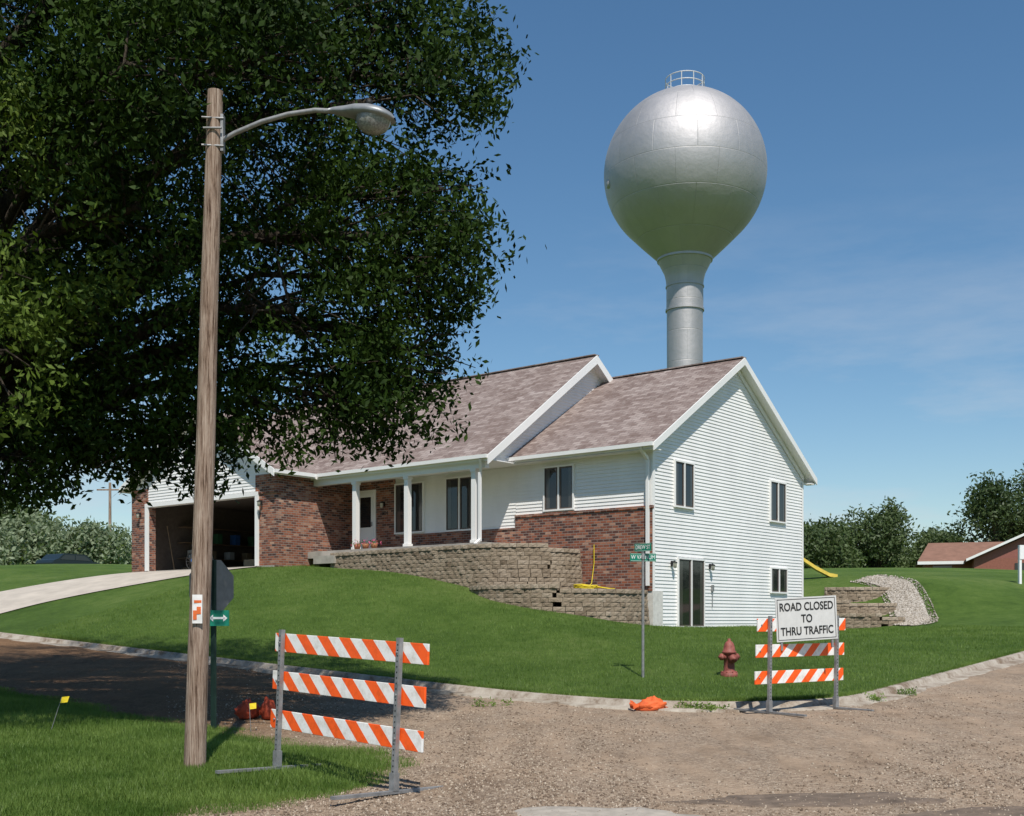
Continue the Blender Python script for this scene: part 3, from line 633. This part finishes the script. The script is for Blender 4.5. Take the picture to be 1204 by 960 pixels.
rl.rev([(.5,-.1),(.5,.2),(.3,.3),(0,.3)],(-.3,0,zc+R),16); rl.tube([(.4,0,zc+R),(.4,0,zc+R+.6)],[.08,.08],8)
rl.obj('top_railing',[simple('railing_paint',(.6,.6,.6),.5,.2)],tw)
hb=MB(); hb.rev([(0.35,-.15),(.35,.1),(.0,.14)],(0,0,0),14,0,'x'); ho=hb.obj('manhole',[tm.m],tw,(R*math.cos(math.radians(190))*.975,R*math.sin(math.radians(190))*.975,zc-1.2),(0,0,math.radians(190)))
# ------------------------------------------------------------------ POLE + LAMP
wp=M('weathered_pole_wood',.9,spec=.1); st=wp.noise(3,6,.75,wp.mapv((9,9,.5))); st2=wp.noise(25,4,.7,wp.mapv((3,3,.12)))
cc=wp.ramp(wp.math('ADD',wp.math('MULTIPLY',st,.5),wp.math('MULTIPLY',st2,.5)),[(.40,(.08,.048,.033)),(.46,(.24,.165,.12)),(.6,(.46,.36,.285))]); wp.col(cc).bump(st2,.8,.02)
PX,PY=-3.46,12.56; pz=Hw(PX,PY)-.05
lamp=empty('street_lamp',(PX,PY,pz))
m=MB(); pts=[(0,0,-.3),(.0,0,0),(.035,0,1.2),(.08,.01,2.4),(.125,.01,3.8),(.155,0,5),(.195,0,6.3),(.225,0,7.42)]; m.tube(pts,[.122,.119,.113,.108,.101,.096,.089,.084],20); m.obj('wooden_pole',[wp.m],lamp)
g=MB(); g.tube([(.31,-.02,6.88),(.45,-.04,6.95),(.75,-.09,7.05),(1.05,-.14,7.11),(1.35,-.19,7.13),(1.58,-.23,7.10)],[.026]*6,10)
g.box(.295,.325,-.06,.03,6.75,7.15); g.tube([(.12,-.1,6.98),(.32,-.1,6.98)],[.012,.012],6)
for zz in (6.8,7.1): g.tube([(.1,-.09,zz),(.33,-.06,zz)],[.012,.012],6)
g.obj('lamp_arm',[GALV],lamp)
hd=MB(); vs=[];secs=[(0,.03,.03,0),(.05,.05,.045,0),(.16,.075,.065,.0),(.28,.13,.085,.0),(.42,.165,.095,-.005),(.54,.155,.08,-.01),(.62,.11,.05,-.015),(.66,.03,.015,-.02)]
NN=16
for (x_,wy,hz,dz) in secs:
    for k in range(NN):
        a=2*math.pi*k/NN; vs.append((x_,wy*math.cos(a),dz+(hz if math.sin(a)>0 else hz*.45)*math.sin(a)))
hd.add(vs,[(i*NN+k,i*NN+(k+1)%NN,(i+1)*NN+(k+1)%NN,(i+1)*NN+k) for i in range(len(secs)-1) for k in range(NN)]+[tuple(range(NN))],0,True)
bw=[]; rings=[(1,0),(.95,-.05),(.8,-.1),(.5,-.135),(.05,-.15)]
for q,dz in rings:
    for k in range(NN): a=2*math.pi*k/NN; bw.append((.45+.17*q*math.cos(a),.135*q*math.sin(a),-.03+dz))
hd.add(bw,[(i*NN+k,i*NN+(k+1)%NN,(i+1)*NN+(k+1)%NN,(i+1)*NN+k) for i in range(4) for k in range(NN)],1,True)
hd.rev([(.0,.0),(.03,.0),(.03,.05),(0,.055)],(.38,0,.09),10,2)
lg=M('lamp_refractor',.15,spec=.6); lg.col(lg.ramp(lg.noise(60,2,.5),[(.3,(.14,.14,.13)),(.7,(.32,.32,.30))])); 
ho=hd.obj('lamp_head',[simple('grey_lamp_housing',(.27,.28,.29),.45,.3),lg.m,BLK],lamp,(1.5,-.22,7.105),(0,math.radians(11),math.radians(-14))); ho.scale=(1.16,1.15,1.1)
tg=MB(); tg.prism([(-.05,-.126,1.62),(.06,-.132,1.62),(.06,-.128,1.93),(-.05,-.122,1.93)],(0,-.006,0),0); tg.obj('pole_tag',[simple('tag_white',(.75,.73,.7),.5)],lamp,(.06,0,0))
tg=MB(); tg.box(-.04,.0,-.139,-.1345,1.66,1.76,0); tg.box(.0,.045,-.1395,-.1348,1.72,1.80,0); tg.box(-.03,.05,-.135,-.1305,1.84,1.87,0); tg.obj('pole_tag_print',[simple('tag_orange',(.7,.15,.04),.5)],lamp,(.06,0,0))
# ------------------------------------------------------------------ STOP SIGN (seen from behind)
SX,SY=-4.22,16.25; ss=empty('stop_sign',(SX,SY,Hw(SX,SY)),math.atan2(.63,-.777))
m=MB(); m.box(-.03,.03,-.04,-.0,-.2,2.4); m.box(-.045,.045,.0,.006,-.2,2.4); m.obj('post',[simple('green_post',(.02,.045,.035),.6,.3)],ss)
oc=[(.02,.375/math.cos(math.pi/8)*math.cos(math.radians(22.5+45*k)),2.03+.375/math.cos(math.pi/8)*math.sin(math.radians(22.5+45*k))) for k in range(8)]
m=MB(); m.prism(oc,(.004,0,0),0); o1=m.obj('sign_back',[simple('aluminium_back',(.20,.205,.21),.5,.4)],ss)
oc2=[(.0255,p[1]*.98,2.03+(p[2]-2.03)*.98) for p in oc]; m=MB(); m.prism(oc2,(.002,0,0),0); m.obj('sign_face',[simple('sign_red',(.5,.02,.02),.4)],ss)
WS=simple('sign_white',(.8,.8,.8),.4,var=.03)
text('STOP',.28,WS,ss,(.031,0,2.03),(math.pi/2,0,math.pi/2))
ap=empty('arrow_sign',(SX+.1,SY-.09,ss.location.z+.34),0.12)
GRN=simple('sign_green',(.01,.2,.13),.4,var=.05)
m=MB(); m.box(-.15,.15,-.005,.0,1.13,1.35,0); m.box(-.09,.09,-.0085,-.0055,1.225,1.255,1)
for sg in (1,-1): m.prism([(sg*.125,-.0085,1.24),(sg*.07,-.0085,1.29),(sg*.07,-.0085,1.19)],(0,.003,0),1)
m.box(-.03,.03,.001,.05,1.2,1.3,0); m.obj('plate',[GRN,WS],ap)
# ------------------------------------------------------------------ STREET NAME SIGN
NX,NY=2.62,23.05; ns=empty('street_name_sign',(NX,NY,Hw(NX,NY)))
m=MB(); m.tube([(0,0,-.2),(0,0,2.42)],[.03,.028],12); m.tube([(0,0,2.36),(0,0,2.48)],[.04,.036],10); m.obj('post',[GALV],ns)
for (zz,rz,tx,w2) in ((2.40,math.radians(12),'W VARNUM',.27),(2.60,math.radians(-40),'DREW ST',.2)):
    m=MB(); m.box(-w2,w2,-.003,.003,-.08,.08,0); m.box(-w2+.015,w2-.015,-.0045,.0045,-.07,-.066,1); m.box(-w2+.015,w2-.015,-.0045,.0045,.066,.07,1)
    m.box(-.02,.02,-.02,.02,-.12,-.08,2)
    o=m.obj('name_blade',[GRN,WS,GALV],ns,(0,0,zz),(0,0,rz)); q_=.8 if w2>.25 else .72
    text(tx,.115,WS,o,(0,-.006,0),(math.pi/2,0,0),sx=q_); text(tx,.115,WS,o,(0,.006,0),(math.pi/2,0,math.pi),sx=q_)
# ------------------------------------------------------------------ HYDRANT
HX,HY=4.43,23.5; 
hm=M('faded_red_paint',.6,spec=.4); hm.col(hm.ramp(hm.noise(9,6,.7),[(.35,(.15,.04,.03)),(.6,(.30,.09,.07)),(.8,(.36,.16,.13))]))
h=MB(); h.rev([(.0,-.1),(.16,-.1),(.16,.05),(.12,.055),(.105,.1),(.1,.42),(.135,.43),(.135,.47),(.115,.48),(.105,.56),(.08,.63),(.045,.67),(.03,.675),(.03,.72),(.0,.725)],(0,0,0),20)
for k in range(8): a=k*math.pi/4; h.rev([(0,.05),(.015,.05),(.015,.075),(0,.08)],(.14*math.cos(a),.14*math.sin(a),0),6)
for sg in (1,-1): h.rev([(.055,sg*.08),(.055,sg*.14),(.068,sg*.14),(.068,sg*.18),(.03,sg*.19),(.025,sg*.22),(0,sg*.22)],(0,0,.36),12,0,'x')
h.rev([(.07,-.08),(.07,-.14),(.085,-.14),(.085,-.185),(.03,-.195),(.025,-.225),(0,-.225)],(0,0,.33),12,0,'y')
h.obj('fire_hydrant',[hm.m],None,(HX,HY,Hw(HX,HY)+.02),(0,0,.3)).scale=(1.08,1.08,1.03)
# ------------------------------------------------------------------ BARRICADES
def barricade(name,pA,pB,zA,zB,oL,oR,heights,sign,lean=0.0,bh=.2,H_=1.5):
    A_=Vector((*pA,zA)); e=empty(name,A_,math.atan2(pB[1]-pA[1],pB[0]-pA[0]))
    D=math.hypot(pB[0]-pA[0],pB[1]-pA[1]); dz=zB-zA; m=MB()
    for xx,zz,tl in ((0,0,.02),(D,dz,.03)):
        m.prism([(xx-.025,-.06,zz+.02),(xx+.025,-.06,zz+.02),(xx+.025+tl,-.06,zz+H_),(xx-.025+tl,-.06,zz+H_)],(0,.048,0),0)
        for k in range(26): q=(k*.053+.1)/H_*tl; m.box(xx+q-.007,xx+q+.007,-.0625,-.0595,zz+.1+k*.053,zz+.114+k*.053,1)
        m.box(xx-.03,xx+.03,-.78,.72,zz+.0,zz+.03,0); m.box(xx-.035,xx+.035,-.07,-.0,zz+.03,zz+.2,0)
    fr=m.obj('frame',[GALV,BLK],e)
    if lean: fr.rotation_euler=(lean,0,0)
    SM=stripes(name+'_stripes',sign); zz=dz/D
    for n_,h_ in enumerate(heights):
        sh=(.03,-.0,-.02)[n_]
        b=MB(); x0,x1=-oL+sh,D+oR+sh
        b.prism([(x0,-.0,h_-bh/2+zz*x0),(x1,-.0,h_-bh/2+zz*x1),(x1,-.0,h_+bh/2+zz*x1),(x0,-.0,h_+bh/2+zz*x0)],(0,.025,0),0)
        b.rev([(0,0),(.014,0),(.014,-.01),(0,-.012)],(x0+.08,-.002,h_),8,1,'y')
        for xx in (0,D): b.rev([(.0,-.072),(.013,-.072),(.013,-.06)],(xx+.02,0,h_+zz*xx),8,1,'y',False)
        o=b.obj('board',[SM,GALV],e,bevel=.004)
        if lean: o.rotation_euler=(lean,0,0)
    return e,D
barricade('road_barricade',(-2.5,12.4),(-1.11,11.1),Hw(-2.5,12.4)+.02,Rw(-1.11,11.1)+.01,.18,.36,(1.36,.95,.53),1,math.radians(-2))
e2,D2_=barricade('road_barricade',(3.95,17.8),(5.2,18.6),Rw(3.95,17.8)+.01,Rw(5.2,18.6)+.01,.24,.24,(1.36,.96,.55),-1,bh=.2)
rs=MB(); rs.box(-.6,.6,-.008,0,-.36,.36,0)
for (a,b_,c_,d_) in ((-.57,.57,.325,.335),(-.57,.57,-.335,-.325),(-.57,-.56,-.325,.325),(.56,.57,-.325,.325)): rs.box(a,b_,-.0105,-.0085,c_,d_,1)
for xx in (-.5,.5): rs.box(xx-.02,xx+.02,.001,.03,-.5,.1,2)
sg=empty('road_closed_sign',(e2.location.x,e2.location.y,e2.location.z),e2.rotation_euler[2])
o=rs.obj('panel',[simple('aged_sign_white',(.60,.60,.58),.4,var=.06),BLK,GALV],sg,(D2_/2-.04,-.14,1.46),(0,math.radians(-3),math.radians(-16))); o.scale=(.9,1,.95)
for i,tx in enumerate(('ROAD CLOSED','TO','THRU TRAFFIC')): text(tx,.185,BLK,o,(0,-.012,.2-.2*i),(math.pi/2,0,0),sx=.84,off=.003)
# ------------------------------------------------------------------ SANDBAGS, FLAGS
def bag(name,X,Y,z,s,seed,col=(.85,.16,.045),hs_=.5):
    m=MB(); nu,nv=28,16; vs=[]
    for j in range(nv+1):
        ph=-math.pi/2+math.pi*j/nv
        for i in range(nu):
            th=2*math.pi*i/nu; x_=math.cos(ph)*math.cos(th);y_=math.cos(ph)*math.sin(th);z_=math.sin(ph)
            f=1+.25*mnoise.noise(Vector((x_*2.2+seed,y_*2.2,z_*2.2)))+.2*mnoise.noise(Vector((x_*6+seed,y_*6,z_*6)))
            sx=1.0-.35*(x_>0)*x_; vs.append((x_*s*f,y_*s*.6*f*sx,max(-.02,(z_+.5)*s*hs_*f*sx)))
    m.add(vs,[(j*nu+i,j*nu+(i+1)%nu,(j+1)*nu+(i+1)%nu,(j+1)*nu+i) for j in range(nv) for i in range(nu)],0,True)
    for k in range(5): a=-.4+.2*k; m.add([(s*.75,0,.07),(s*1.25,s*a,.12+.05*(k%2)),(s*1.2,s*(a+.12),.02)],[(0,1,2)])
    om=M('orange_sack',.65); om.col(om.ramp(om.noise(9,5),[(.3,tuple(v*.6 for v in col)),(.7,col)])).bump(om.noise(30,4),.6,.02)
    m.obj(name,[om.m],None,(X,Y,z),(0,0,seed))
bag('orange_sandbag',2.25,18.65,Rw(2.25,18.65),.27,3.3)
bag('orange_sandbag',-4.0,17.5,Rw(-4.0,17.5)+.03,.24,1.2,(.45,.07,.03),.7); bag('orange_sandbag',-3.7,17.45,Rw(-3.7,17.45)+.03,.17,2.1,(.45,.07,.03),1.1)
YF=simple('yellow_flag',(.8,.6,.03),.5)
def flag(X,Y,dx):
    z=Hw(X,Y); m=MB(); m.tube([(0,0,-.05),(dx,0,.45)],[.005,.004],5,0); m.prism([(dx,0,.45),(dx*.85,0,.37),(dx*.85+.09,.02,.38),(dx+.09,.03,.46)],(0,.002,0),1); m.obj('marker_flag',[GALV,YF],None,(X,Y,z))
flag(-6.1,15.2,.16); flag(-3.62,16.0,-.03)
# ------------------------------------------------------------------ BIG TREE
blobs=[(-1.95,16,8.7,1.85),(-2.9,16.5,10.6,1.8),(-1.5,15.6,6.7,1.35),(-1.75,16,5.5,1.25),(-2.9,15.2,5.6,1.4),(-3.9,16,4.9,1.1),(-5.4,15.5,5.5,1.8),
(-4.0,15,8.5,2.5),(-6.5,15,8.5,2.7),(-4.9,16,11.6,2.7),(-8,16,11.5,3),(-10.8,17,9,3.3),(-12.3,18,6.8,2.5),(-5,19.5,10,2.8),(-3.2,18.5,7.6,1.9),
(-8,20,9,2.8),(-9,18,14,3),(-6,17,13.8,2.5),(-12,15,12,2.8),(-9.8,13.2,7.5,2.5),(-6.3,12.8,9.0,2.1),(-9,20.5,6,2.1),(-7,17.3,6.2,1.9),(-3.8,13.6,9.8,1.9),(-9,14,11,2.4),(-4.6,14.2,6.6,1.5),(-1.0,16.2,9.2,.95),(-1.6,16.3,9.9,1.0),(-.95,16,7.5,.8),(-1.2,15.9,5.2,.8),(-5.2,15.6,4.3,.9),(-6.6,15.4,4.1,1.0),(-1.5,15.8,4.6,.85),(-2.2,15.4,4.4,.85),(-4.3,15.6,3.9,.7),(-3.1,15.4,4.3,.85),(-7.2,15,3.7,.9),(-6.2,15,3.5,.6),(-5.1,15.4,3.7,.6),(-1.2,15.6,6.1,.8),(-4.2,12.6,7.6,1.0),(-2.9,13.6,8.2,1.0),
(-7.3,14.2,5.2,1.7),(-6.2,13.4,4.6,1.0),(-5.6,13.6,5.9,1.0),(-6.1,13.0,7.0,.8)]
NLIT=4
tree=empty('large_tree',(0,0,0))
bark=M('bark',.95,spec=.1); bark.col(bark.ramp(bark.noise(6,6,.75,bark.mapv((3,3,.6))),[(.35,(.03,.024,.018)),(.65,(.11,.09,.07))])).bump(bark.noise(14,5,.7,bark.mapv((3,3,.5))),1,.05)
tb=MB(); TX,TY=-10.0,17.2; tz=Hw(TX,TY)
tb.tube([(TX,TY,tz-.3),(TX,TY,tz+.3),(TX+.05,TY,tz+1.5),(TX+.1,TY-.05,tz+3.2),(TX+.3,TY-.1,tz+5.5),(TX+.8,TY,tz+8.5),(TX+1.2,TY,tz+12)],[.75,.55,.45,.4,.32,.2,.08],14)
tw_c=[];tw_l=[]
rr=random.Random(11)
for bi,(bx,by_,bz,br) in enumerate(blobs):
    z0=min(max(tz+2.6,bz-3.0-abs(bx-TX)*.2),tz+10); s0=Vector((TX+.1+(z0-3)*.05,TY,z0)); e0=Vector((bx,by_,bz)); L0=(e0-s0).length
    mid=s0.lerp(e0,.5)+Vector((rr.uniform(-.4,.4),rr.uniform(-.4,.4),.12*L0)); q1=s0.lerp(mid,.5)+Vector((0,0,.25)); q2=mid.lerp(e0,.5)+Vector((0,0,.1*L0*.5))
    r0=.05+.014*L0 if br>1.2 else .02+.006*L0
    tb.tube([s0,q1,mid,q2,e0],[r0*1.3,r0*1.1,r0*.85,r0*.6,r0*.35],8)
    for k in range(int(9+br*5)):
        v=Vector((rr.gauss(0,1),rr.gauss(0,1),rr.gauss(-.1,1))).normalized()*br*rr.uniform(.65,.98); st_=e0.lerp(q2,rr.random()); en=e0+v
        md=st_.lerp(en,.5)+Vector((rr.uniform(-.15,.15),rr.uniform(-.15,.15),.12*br)); tb.tube([st_,md,en],[.024,.014,.005],5,0,False)
    nt=int((90 if br>1 else 130)*br*br)
    d=rng.normal(0,1,(nt,3)); d/=np.linalg.norm(d,axis=1)[:,None]
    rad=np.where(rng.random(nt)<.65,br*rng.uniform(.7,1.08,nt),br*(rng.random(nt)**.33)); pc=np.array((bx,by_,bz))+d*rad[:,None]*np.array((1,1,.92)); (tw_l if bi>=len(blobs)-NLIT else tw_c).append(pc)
tb.obj('trunk_and_limbs',[bark.m],tree)
def thin(C):
    C=np.concatenate(C); kp=np.array([mnoise.noise(Vector(p)*.8)+.6*mnoise.noise(Vector(p)*2.1)>-.10 for p in C]); return C[kp]
tw_c=thin(tw_c); tw_l=thin(tw_l)
LM=leafmat('tree_leaves',(.007,.019,.003),(.034,.064,.008),.10,.7,.6,.10); LM2=leafmat('sunlit_leaves',(.040,.075,.011),(.13,.185,.03),.2,.7,.6,.15)  # sunlight on the front clump is put into its lighter leaf colour
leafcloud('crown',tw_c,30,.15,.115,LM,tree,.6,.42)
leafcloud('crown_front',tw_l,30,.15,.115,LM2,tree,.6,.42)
# ------------------------------------------------------------------ BACKGROUND VEGETATION
def bgtree(name,X,Y,h,w_,mat,seed,trunk=True,leaf=.42,dens=1.0):
    r_=np.random.default_rng(seed); z=Hw(X,Y); e=empty(name,(X,Y,z)); C=[]
    m=MB(); m.tube([(0,0,-.5),(0,0,h*.3),(.2,0,h*.75)],[h*.025,h*.018,h*.006],7)
    nb=13
    for k in range(nb):
        a=r_.random()*6.28; q=r_.random(); bz=h*(.28+.6*q); rad=w_*.22*(1-.4*abs(q-.4))*r_.uniform(.7,1.3); bx=math.cos(a)*w_*.36*(1-.6*q);by2=math.sin(a)*w_*.36*(1-.6*q)
        m.tube([(0,0,h*.2),(bx,by2,bz)],[h*.01,h*.004],5)
        n_=int(55*dens); d=r_.normal(0,1,(n_,3)); d/=np.linalg.norm(d,axis=1)[:,None]; C.append(np.array((bx,by2,bz))+d*(rad*r_.uniform(.5,1.15,n_))[:,None])
    if trunk: m.obj('trunk',[bark.m],e)
    leafcloud('foliage',np.concatenate(C),11,leaf*.9,leaf,mat,e)
BG=leafmat('distant_leaves',(.055,.085,.035),(.12,.16,.06),.2,.15); BG2=leafmat('distant_leaves_dark',(.035,.06,.02),(.08,.115,.035),.2,.15); WIL=leafmat('willow_leaves',(.13,.17,.10),(.27,.32,.2),.25,.4)
sd=0
for (bX,bY,hh,ww,mt) in ((27.5,104,5.5,7,BG),(31,112,7.5,7,BG2),(35,110,8.2,8,BG),(38.5,118,6.2,7,BG2),(43,116,5.2,7,BG),(46.5,125,6.5,7,BG),(43.8,104,10,9,BG2),(49,106,11,11,BG2),(55,110,11,10,BG),(24,116,5,6,BG),(61,112,12,11,BG2),
    (-44,92,11,10,BG2),(-38.5,90,6.5,7,BG2),(-34.5,84,4.8,6.5,WIL),(-31,86,3.8,6,WIL),(-36.5,80,3.6,5,WIL),(-31,98,4.6,6,BG2),(-41.0,80,8.5,8,BG2),(-52,100,12,12,BG2),(-27,100,6,7,BG),(-60,95,10,10,BG)):
    sd+=1; bgtree('background_tree',bX,bY,hh,ww,mt,sd)
C=[]
for k in range(150):
    ang=math.radians(rng.uniform(-62,62)); rad=rng.uniform(150,190); X=rad*math.sin(ang);Y=rad*math.cos(ang); hh=rng.uniform(2.5,6)
    n_=50; d=rng.normal(0,1,(n_,3)); d/=np.linalg.norm(d,axis=1)[:,None]; C.append(np.array((X,Y,4.3+hh*.5))+d*np.array((5,5,hh*.55))*rng.uniform(.5,1,(n_,1)))
leafcloud('distant_trees',np.concatenate(C),9,.9,.8,BG)
# ------------------------------------------------------------------ NEIGHBOUR HOUSE
nh=empty('neighbour_house',(36.9,92,4.35),math.radians(-18))
m=MB(); m.box(0,9,0,12,-.5,2.1,0); m.box(-3.6,0,3,11,-.5,2.0,0)
m.prism([(0,.0,2.1),(9,.0,2.1),(4.5,.0,4.1)],(0,12,0),1)
m.prism([(-.6,-.5,1.85),(4.5,-.5,4.2),(4.5,-.5,4.4),(-.6,-.5,2.05)],(0,13,0),2);m.prism([(9.6,-.5,1.85),(4.5,-.5,4.2),(4.5,-.5,4.4),(9.6,-.5,2.05)],(0,13,0),2)
m.prism([(-.62,-.55,1.87),(4.5,-.55,4.22),(4.5,-.55,4.42),(-.62,-.55,2.07)],(0,.045,0),3);m.prism([(9.62,-.55,1.87),(4.5,-.55,4.22),(4.5,-.55,4.42),(9.62,-.55,2.07)],(0,.045,0),3)
m.prism([(-4.2,2.5,1.9),(-3.2,7,3.7),(-3.2,7,3.85),(-4.2,2.5,2.05)],(7.0,0,0),2);m.prism([(-4.2,11.5,1.9),(-3.2,7,3.7),(-3.2,7,3.85),(-4.2,11.5,2.05)],(7.0,0,0),2)
m.box(-4.2,-.6,2.44,2.5,1.8,2.05,3); m.box(-3,-1.5,2.95,3.0,.7,1.7,4); m.box(3,5,-.05,0,.6,1.7,4)
m.obj('shell',[simple('neighbour_brick',(.26,.10,.07)),simple('neighbour_gable',(.27,.10,.08)),simple('neighbour_roof',(.22,.12,.085),.9,scale=2),TR,GL],nh)
# ------------------------------------------------------------------ parked car (far left, behind the crest)
CX2,CY2=-28.4,74; e=empty('parked_car',(CX2,CY2,Hw(CX2,CY2)-.0),math.radians(62))
body=[(-2.2,.35),(-2.25,.8),(-2.1,1.0),(-1.75,1.1),(-1.3,1.45),(-.9,1.5),(.5,1.48),(.8,1.4),(1.35,1.0),(2.1,.9),(2.25,.7),(2.2,.35)]
m=MB(); m.prism([(a,-.88,b_) for a,b_ in body],(0,1.76,0),0)
m.prism([(-1.62,-.89,1.05),(-1.2,-.885,1.38),(-.35,-.885,1.4),(-.35,-.89,1.05)],(0,-.004,0),1); m.prism([(-.25,-.89,1.05),(-.25,-.885,1.4),(.55,-.885,1.38),(1.1,-.89,1.05)],(0,-.004,0),1)
for xx in (-1.4,1.4): m.rev([(0,-.93),(.2,-.93),(.22,-.94),(.33,-.93),(.34,-.7)],(xx,0,.34),18,2,'y'); m.rev([(0,.93),(.33,.93),(.34,.7)],(xx,0,.34),18,2,'y')
m.obj('body',[simple('dark_car_paint',(.015,.025,.03),.3,spec=.5),GL,BLK],e,bevel=.04).scale=(.9,.9,.9)
m=MB(); m.tube([(0,0,-.5),(0,0,9)],[.16,.11],8); m.beam((-1.1,0,8.4),(1.1,0,8.4),.1,.12); m.obj('utility_pole',[wp.m],None,(-33.5,96,4))
sx,sy=19.75,44.8; m=MB(); m.box(-.05,.05,-.05,.05,-.2,1.5,0); m.box(-.04,.32,-.07,-.05,.95,1.5,1); m.obj('yard_sign',[WS,WS],None,(sx,sy,Hw(sx,sy)),(0,0,.2))
# ------------------------------------------------------------------ LIGHT
el=math.radians(56); az=math.radians(170)   # azimuth clockwise from +Y
Ld=Vector((math.sin(az)*math.cos(el),math.cos(az)*math.cos(el),math.sin(el)))
su=bpy.data.lights.new('sun','SUN'); su.energy=5.0; su.angle=math.radians(.53); su.color=(1,.95,.87)
so=bpy.data.objects.new('sun',su); COL.objects.link(so); so.rotation_euler=Ld.to_track_quat('Z','Y').to_euler(); so.location=(0,-20,40)
wd=bpy.data.worlds.new('World'); scene.world=wd; wd.use_nodes=True; N_=wd.node_tree.nodes;Lk=wd.node_tree.links
bg=N_['Background']; sky=N_.new('ShaderNodeTexSky'); sky.sky_type='NISHITA'; sky.sun_disc=False; sky.sun_elevation=el; sky.sun_rotation=az; sky.air_density=1.15; sky.dust_density=0.15; sky.ozone_density=3.5; sky.altitude=200
hsv=N_.new('ShaderNodeHueSaturation'); hsv.inputs['Saturation'].default_value=1.15; hsv.inputs['Hue'].default_value=.496; hsv.inputs['Value'].default_value=1.0; Lk.new(sky.outputs[0],hsv.inputs['Color'])
tc=N_.new('ShaderNodeTexCoord'); mp=N_.new('ShaderNodeMapping'); mp.inputs['Scale'].default_value=(1.6,1.6,7); mp.inputs['Rotation'].default_value=(.15,.25,.3); Lk.new(tc.outputs['Generated'],mp.inputs['Vector'])
no=N_.new('ShaderNodeTexNoise'); no.inputs['Scale'].default_value=1.9; no.inputs['Detail'].default_value=9; no.inputs['Roughness'].default_value=.62; Lk.new(mp.outputs[0],no.inputs['Vector'])
rp=N_.new('ShaderNodeValToRGB'); rp.color_ramp.elements[0].position=.46; rp.color_ramp.elements[0].color=(0,0,0,1); rp.color_ramp.elements[1].position=.72; rp.color_ramp.elements[1].color=(.6,.6,.6,1); Lk.new(no.outputs['Fac'],rp.inputs[0])
sx_=N_.new('ShaderNodeSeparateXYZ'); Lk.new(tc.outputs['Generated'],sx_.inputs[0]); mr=N_.new('ShaderNodeMapRange'); mr.inputs[1].default_value=.36; mr.inputs[2].default_value=.1; Lk.new(sx_.outputs[2],mr.inputs[0])
mu=N_.new('ShaderNodeMath'); mu.operation='MULTIPLY'; Lk.new(rp.outputs[0],mu.inputs[0]); Lk.new(mr.outputs[0],mu.inputs[1])
mx=N_.new('ShaderNodeMix'); mx.data_type='RGBA'; Lk.new(mu.outputs[0],mx.inputs[0]); Lk.new(hsv.outputs[0],mx.inputs[6]); mx.inputs[7].default_value=(6,6.3,6.8,1)
Lk.new(mx.outputs[2],bg.inputs['Color']); bg.inputs['Strength'].default_value=.105
# ------------------------------------------------------------------ CAMERA
cd=bpy.data.cameras.new('camera'); cd.lens=40.5; cd.sensor_width=36; cd.shift_y=.2076; cd.clip_start=.1; cd.clip_end=6000
co=bpy.data.objects.new('camera',cd); COL.objects.link(co); co.location=(0,0,1.5); co.rotation_euler=(math.radians(90),0,0); scene.camera=co
scene.view_settings.view_transform='Standard'; scene.view_settings.look='None'; scene.view_settings.exposure=0
